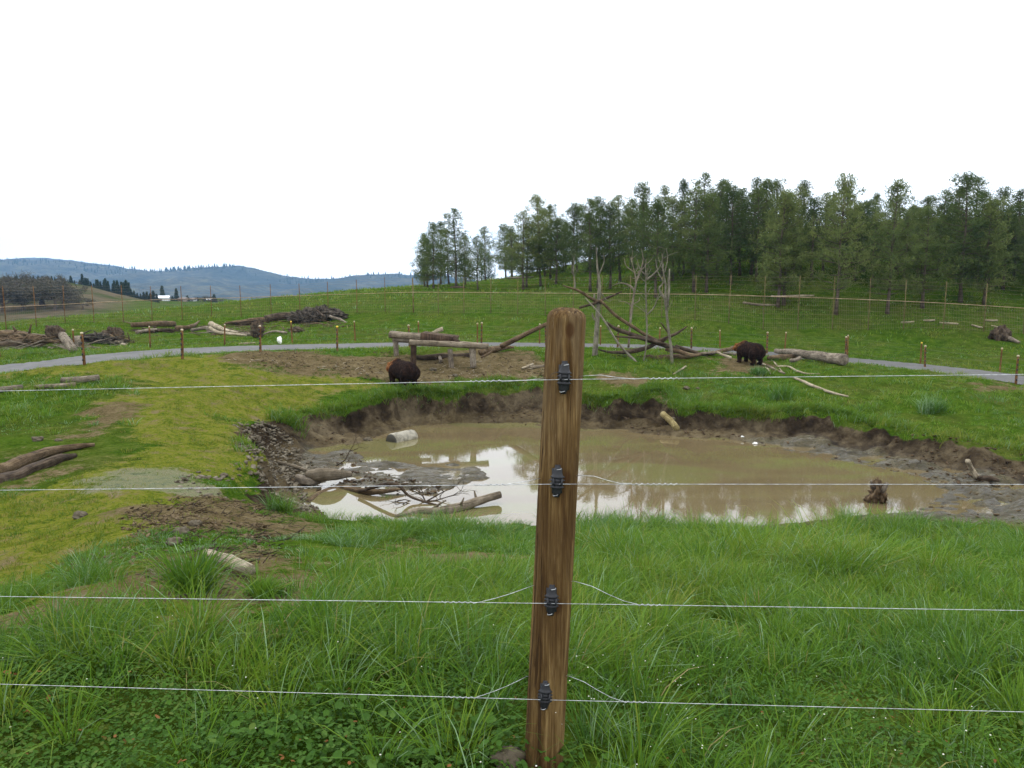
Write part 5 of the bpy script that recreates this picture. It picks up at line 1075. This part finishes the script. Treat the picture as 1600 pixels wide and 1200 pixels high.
def blades(X, Y, Z, H, Wd, D, B, g):
    """X,Y,Z roots; H height; Wd width; D (n,2) lean direction*amount (fraction of height); B curl"""
    n = len(X); a = g.uniform(0, math.pi, n); sx_, sy_ = np.cos(a)*Wd/2, np.sin(a)*Wd/2
    out = np.empty((n, 7, 3))
    for i, (f, wf) in enumerate(((0,.8),(.38,1.),(.74,.72))):
        o_ = f*.55+f*f*B*.9; zz = f*(1-.35*B*f*np.hypot(D[:,0], D[:,1]).clip(0,1.5))
        cx = X+D[:,0]*H*o_; cy = Y+D[:,1]*H*o_; cz = Z+H*zz-.02*(f == 0)
        out[:,2*i,0] = cx-sx_*wf; out[:,2*i,1] = cy-sy_*wf; out[:,2*i,2] = cz
        out[:,2*i+1,0] = cx+sx_*wf; out[:,2*i+1,1] = cy+sy_*wf; out[:,2*i+1,2] = cz
    o_ = .55+B*.9; zz = 1-.55*B*np.hypot(D[:,0], D[:,1]).clip(0,1.5)
    out[:,6,0] = X+D[:,0]*H*o_; out[:,6,1] = Y+D[:,1]*H*o_; out[:,6,2] = Z+H*zz
    k = np.arange(n)[:,None]*7
    return out.reshape(-1,3), [(k+np.array([0,1,3,2])), (k+np.array([2,3,5,4])), (k+np.array([4,5,6]))]
def tussocks(name, label, cx, cy, per, R_, H0, W0, mat, g, tint0=.5, tvar=.12, lean=1.0, wind=(.12,-.05), hs=None, kind='stuff', clump=None, lush=0):
    """cx,cy tussock centres; blades fan outwards"""
    n = len(cx); N = n*per
    c = np.repeat(np.arange(n), per); r = np.sqrt(g.uniform(0, 1, N)); th = g.uniform(0, 6.283, N)
    Rt = R_*(g.uniform(.6, 1.4, n))[c]; ht = (g.uniform(.45, 1.45, n)*(1 if hs is None else hs))[c]
    X = cx[c]+np.cos(th)*r*Rt; Y = cy[c]+np.sin(th)*r*Rt; Z = ground(X, Y)
    H = H0*ht*g.uniform(.55, 1.15, N)
    wv = np.stack([fbm(cx, cy, .5, 2, 600)*.7, fbm(cx, cy, .5, 2, 610)*.7], 1)[c]
    D = np.stack([np.cos(th), np.sin(th)], 1)*(r*.65)[:,None]*lean+g.normal(0, .38, (N,2))+wv*.35+np.array(wind)
    B = g.uniform(.2, 1.0, N)
    V, Fs = blades(X, Y, Z, H, W0*g.uniform(.6, 1.3, N), D, B, g)
    T_ = np.clip(tint0+g.normal(0, tvar, n)[c]+.3*fbm(X, Y, .35, 3, 620)+g.normal(0, .10, N), .09, 1); T_ = np.where(g.random(N) < .012, g.uniform(0, .09, N), T_); T_ = np.where(g.random(N) < .07, 1.0, T_)
    o = mesh_obj(name, V, Fs, mat, origin=(0,0,0), attrs={'tint': np.repeat(T_, 7)}, smooth=False)
    print(name, N); return tag(o, label, kind=kind)
def scatter(g, y0, y1, dens, amin, amax, xpad=1.0, f=None):
    """random points per square metre inside the wedge seen by the camera"""
    A = (y1**2-y0**2)/2*(amax-amin)+2*xpad*(y1-y0); n = int(A*dens*1.15); Y = np.sqrt(g.uniform(0, 1, n)*(y1**2-y0**2)+y0**2)
    X = g.uniform(amin, amax, n)*Y+g.uniform(-xpad, xpad, n)
    if f is not None:
        k = f(X, Y) > g.random(len(X)); X, Y = X[k], Y[k]
    return X, Y
_wd = zone([(540,850),(650,842),(740,860),(710,890),(590,888)])
def lushness(X, Y):
    Z, bank, mud, tt, dr, off = ground(X, Y, True); d, m_, gr, br_ = masks(X, Y)
    return np.clip(1-bank*1.4, 0, 1)*(mud < .1)*np.clip(1-1.25*d, 0, 1)*np.clip(1-1.2*m_, 0, 1)*np.clip(1-gr*1.3, 0, 1)*(dr > 2.0)
def mossness(X, Y):
    Z, bank, mud, tt, dr, off = ground(X, Y, True); d, m_, gr, br_ = masks(X, Y)
    return np.clip(1-bank*1.4, 0, 1)*(mud < .1)*m_*np.clip(1-.9*d, 0, 1)*np.clip(1-gr, 0, 1)*(dr > 1.9)
g = np.random.default_rng(77)
def patch(X, Y, s, f=.6, lo=-.3, hi=.5): return sst(fbm(X, Y, f, 3, s), lo, hi)
# foreground, nearest: long blades start about 3.4 m out, broad-leaved clover before that
def fgmask(X, Y): return lushness(X, Y)*np.maximum(sst(Y, 3.05+.5*fbm(X, Y*0, .5, 2, 700)*1.0, 3.5+.5*fbm(X, Y*0, .5, 2, 700)), .30*sst(X, .1, .6)+.10)
X, Y = scatter(g, 2.0, 6.2, 62, -.95, .95, .6, fgmask)
tussocks('near_grass', 'long bright grass blades standing behind the fence wires', X, Y, 46, .075, .23, .0052, MG, g, hs=(.62+.55*patch(X, Y, 710)), tint0=.56, tvar=.15, lean=1.3)
X, Y = scatter(g, 6.0, 14.2, 14, -.85, .85, 1, lambda X, Y: lushness(X, Y)*(.45+.55*patch(X, Y, 711, .9))*(1-.75*inpoly(X+.3*vn(X*2, Y*2, 5), Y+.3*vn(X*2, Y*2, 6), _wd)))
tussocks('middle_grass', 'tufted long grass between the fence and the pond', X, Y, 78, .20, .30, .0075, MG, g, tint0=.58, tvar=.17, lean=1.5, hs=(.5+.75*patch(X, Y, 712, .7))*(1-.30*sst(Y, 9.5, 12.5))*(.6+.8*patch(X, Y, 755, 1.1))*(1-.72*sst(-X-.25*Y, -.9, .9)))
# big dark clumps
for i, (u, v, s_, l_) in enumerate([(296,922,.75,'tall dark green grass clump beside the short bleached log'),(415,932,.5,'dark green grass clump right of the short bleached log'),(1322,822,.9,'big dark tussock on the near bank at right'),(440,800,.8,'grass tussock where the near bank meets the rocky left bank'),(980,870,.7,'tall tussock in the grass right of the big post'),(600,800,.6,'grass tuft against the bright water left of the post')]):
    q = hg(u, v); a = g.uniform(0, 6.28, 9); r_ = g.uniform(0, .22, 9)*s_; X = q[0]+np.cos(a)*r_; Y = q[1]+np.sin(a)*r_
    tussocks('grass_tussock', l_, X, Y, 60, .10*s_, .38*s_, .0075, MG, g, tint0=.62, kind=None, lean=1.0)['category'] = 'grass clump'
for i, (u, v, s_, l_) in enumerate([(1225,622,1.0,'dark green rush clump on the far bank below the long pale branch'),(1460,645,.8,'dark green rush clump on the far bank at right'),(1190,585,.5,'small blue-green leafy clump below the right bear'),(1160,640,.7,'dark bush of grass hanging over the far bank right of the notch'),(448,660,.8,'bright grass clump on the corner of the rocky left bank'),(1178,690,.0,'')]):
    if not l_: continue
    q = hg(u, v); a = g.uniform(0, 6.28, 14); r_ = g.uniform(0, .55, 14)*s_; X = q[0]+np.cos(a)*r_*1.4; Y = q[1]+np.sin(a)*r_*.6
    tussocks('grass_tussock', l_, X, Y, 26, .16, .5*s_+.1, .020, MG, g, tint0=.74 if i < 3 else .5, kind=None, lean=.8)['category'] = 'grass clump'
# far bank and dark hollow at left
def farm_(X, Y): return lushness(X, Y)*(.35+.65*patch(X, Y, 713, .5))
X, Y = scatter(g, 19, 38, 11, -.78, .78, 0, farm_)
tussocks('far_bank_grass', 'short thick grass on the far side of the pond', X, Y, 15, .17, .18, .016, MG, g, tint0=.42, tvar=.2, lean=1.2, hs=(.4+1.1*patch(X, Y, 714, .6)))
# overhanging fringe of the cut bank
_bl = smoothline(np.vstack([B[2:33]]), 30); k = g.integers(0, len(_bl), 5200); X = _bl[k,0]+g.normal(0, .22, 5200); Y = _bl[k,1]+g.normal(.12, .22, 5200)
kk = (Y > 15)&((X > -7.2)|(Y > 27))&(lushness(X, Y) > .05)&(patch(X, Y, 733, .7, -.6, .1) > g.random(len(X))); X, Y = X[kk], Y[kk]
tussocks('bank_fringe_grass', 'grass fringe hanging over the lip of the cut bank', X, Y, 10, .10, .26, .015, MG, g, tint0=.34, wind=(0,-.55), lean=.5)
# field beyond the road
X, Y = scatter(g, 37, 62, 4.6, -.8, .8, 0, lambda X, Y: lushness(X, Y)*(.25+.75*patch(X, Y, 715, .35)))
tussocks('field_grass', 'rough green pasture grass beyond the gravel road', X, Y, 8, .28, .17, .034, MG, g, tint0=.34, hs=(.4+.9*patch(X, Y, 716, .3)))
X, Y = scatter(g, 60, 100, 1.3, -.6, .8, 0, lambda X, Y: (.2+.8*patch(X, Y, 717, .25)))
tussocks('hill_grass', 'grass of the hillside under the pines', X, Y, 6, .45, .22, .07, MG, g, tint0=.3)
# mossy track
X, Y = scatter(g, 6, 30, 26, -.85, -.05, 0, mossness)
tussocks('track_grass', 'sparse yellow-green turf on the track left of the pond', X, Y, 12, .12, .055, .009, MGm, g, tint0=.5, tvar=.2, hs=(.5+1.0*patch(X, Y, 718, .8)))
# verge of the road
k = g.integers(0, len(RCs), 3500); Tn = np.gradient(RCs, axis=0); Tn /= np.linalg.norm(Tn, axis=1)[:,None]; s_ = g.choice([-1,1], 3500)*g.uniform(1.65, 2.6, 3500)
X = RCs[k,0]-Tn[k,1]*s_+g.normal(0,.6,3500)*Tn[k,0]; Y = RCs[k,1]+Tn[k,0]*s_+g.normal(0,.6,3500)*Tn[k,1]
kk = np.abs(X) < 34; X, Y = X[kk], Y[kk]; kk = seg_d(X, Y, RCs, False) > np.interp(X, [-14,4,30], [1.75,1.5,1.4]); X, Y = X[kk], Y[kk]
tussocks('verge_grass', 'short grass along both edges of the road', X, Y, 8, .16, .12, .02, MG, g, tint0=.3)
# clover and cranesbill leaves along the bottom edge
ML = grass_material('clover_leaf', [(0,(.20,.09,.03)),(.05,(.10,.13,.03)),(.35,(.050,.115,.012)),(.7,(.034,.085,.012)),(1,(.080,.150,.028))], .3, .65, .08)
def leaves(name, label, X, Y, hgt, size, g, per=3):
    n = len(X)*per; c = np.repeat(np.arange(len(X)), per); th = g.uniform(0, 6.283, n); rr = g.uniform(.0, .035, n)
    x = X[c]+np.cos(th)*rr; y = Y[c]+np.sin(th)*rr; z = ground(x, y)+hgt[c]*g.uniform(.35, 1.1, n); s = size*g.uniform(.45, 1.25, n)
    K = 10; a = np.arange(K)/K*6.283; rad = np.where(np.arange(K)%2 == 0, 1.0, .84); V = np.zeros((n, K+1, 3)); tl = g.normal(0, .38, (n,2)); ro = g.uniform(0, 6.28, n)
    for i in range(K):
        dx = np.cos(a[i]+ro)*rad[i]*s; dy = np.sin(a[i]+ro)*rad[i]*s; V[:,i,0] = x+dx; V[:,i,1] = y+dy; V[:,i,2] = z+dx*tl[:,0]+dy*tl[:,1]+.12*s*(i%2)
    V[:,K,0] = x; V[:,K,1] = y; V[:,K,2] = z-.2*s
    b_ = np.arange(n)[:,None,None]*(K+1); tri = np.array([(K, i, (i+1)%K) for i in range(K)])
    T_ = np.clip(.5+.3*fbm(x, y, 1.5, 2, 800)+g.normal(0, .16, n), .06, 1); T_ = np.where(g.random(n) < .006, 0, T_)
    tag(mesh_obj(name, V.reshape(-1,3), (b_+tri).reshape(-1,3), ML, origin=(0,0,0), attrs={'tint': np.repeat(T_, K+1)}, smooth=False), label, kind='stuff'); print(name, n)
def clm(X, Y): return (1-sst(Y, 3.0+.5*fbm(X, Y*0, .5, 2, 700), 3.45+.5*fbm(X, Y*0, .5, 2, 700)))*np.where(X < .05, 1.0, .5)
X, Y = scatter(g, 1.7, 4.2, 1500, -1.0, 1.0, .5, clm)
leaves('clover', 'low clover and cranesbill leaves carpeting the ground at the foot of the fence', X, Y, .03+.09*patch(X, Y, 720, 1.5), .0082, g)
X, Y = scatter(g, 2.6, 3.7, 260, -1.0, 1.0, .5, lambda X, Y: clm(X, Y)*(patch(X, Y, 721, 1.2, 0, .3)))
leaves('cranesbill', 'larger lobed cranesbill leaves growing in patches among the clover', X, Y, .06+.08*patch(X, Y, 722, 2), .017, g, 3)
MF, t, b = material('white_petal', .6, .3); b.inputs['Base Color'].default_value = (.55,.54,.46,1)
X, Y = scatter(g, 1.9, 3.9, 26, -.9, .9, .4, lambda X, Y: np.where(X > .15, 1.0, .35)*patch(X, Y, 730, 1.2, -.4, .4)); mb = MB(); n = len(X); Zg = ground(X, Y)+g.uniform(.06, .24, n)
for i in range(n):
    s_ = g.uniform(.002, .0042); c = np.array([X[i], Y[i], Zg[i]]); a = np.arange(6)/6*6.283
    mb.add(np.vstack([c+np.stack([np.cos(a)*s_, np.sin(a)*s_, np.zeros(6)+.2*s_], 1), [c-np.array([0,0,s_*.6])], [c+np.array([0,0,s_*.9])]]), [np.array([(6,(j+1)%6,j) for j in range(6)]+[(7,j,(j+1)%6) for j in range(6)])])
tag(mb.build('flowers', MF), 'tiny white flower heads dotted over the grass beside the big post', kind='stuff')
# ------------------------------------------------------------ the air between here and the far ridge
m = bpy.data.materials.new('air'); m.use_nodes = True; t = m.node_tree; t.nodes.clear()
vo = t.nodes.new('ShaderNodeVolumePrincipled'); vo.inputs['Color'].default_value = (.27, .48, .78, 1); vo.inputs['Density'].default_value = .00017
vo.inputs['Anisotropy'].default_value = 0.0
oo = t.nodes.new('ShaderNodeOutputMaterial'); t.links.new(vo.outputs[0], oo.inputs['Volume'])
X0, X1, Y0, Y1, Z0, Z1 = -5300, 5300, -60, 6600, -160, 420
V = [(x, y, z) for x in (X0, X1) for y in (Y0, Y1) for z in (Z0, Z1)]
o = mesh_obj('haze', V, np.array([(0,1,3,2),(4,6,7,5),(0,4,5,1),(2,3,7,6),(0,2,6,4),(1,5,7,3)]), m, origin=(0,0,0), smooth=False); tag(o, kind='stuff', label='thin blue haze lying over the valley', cat=None)
print('done')
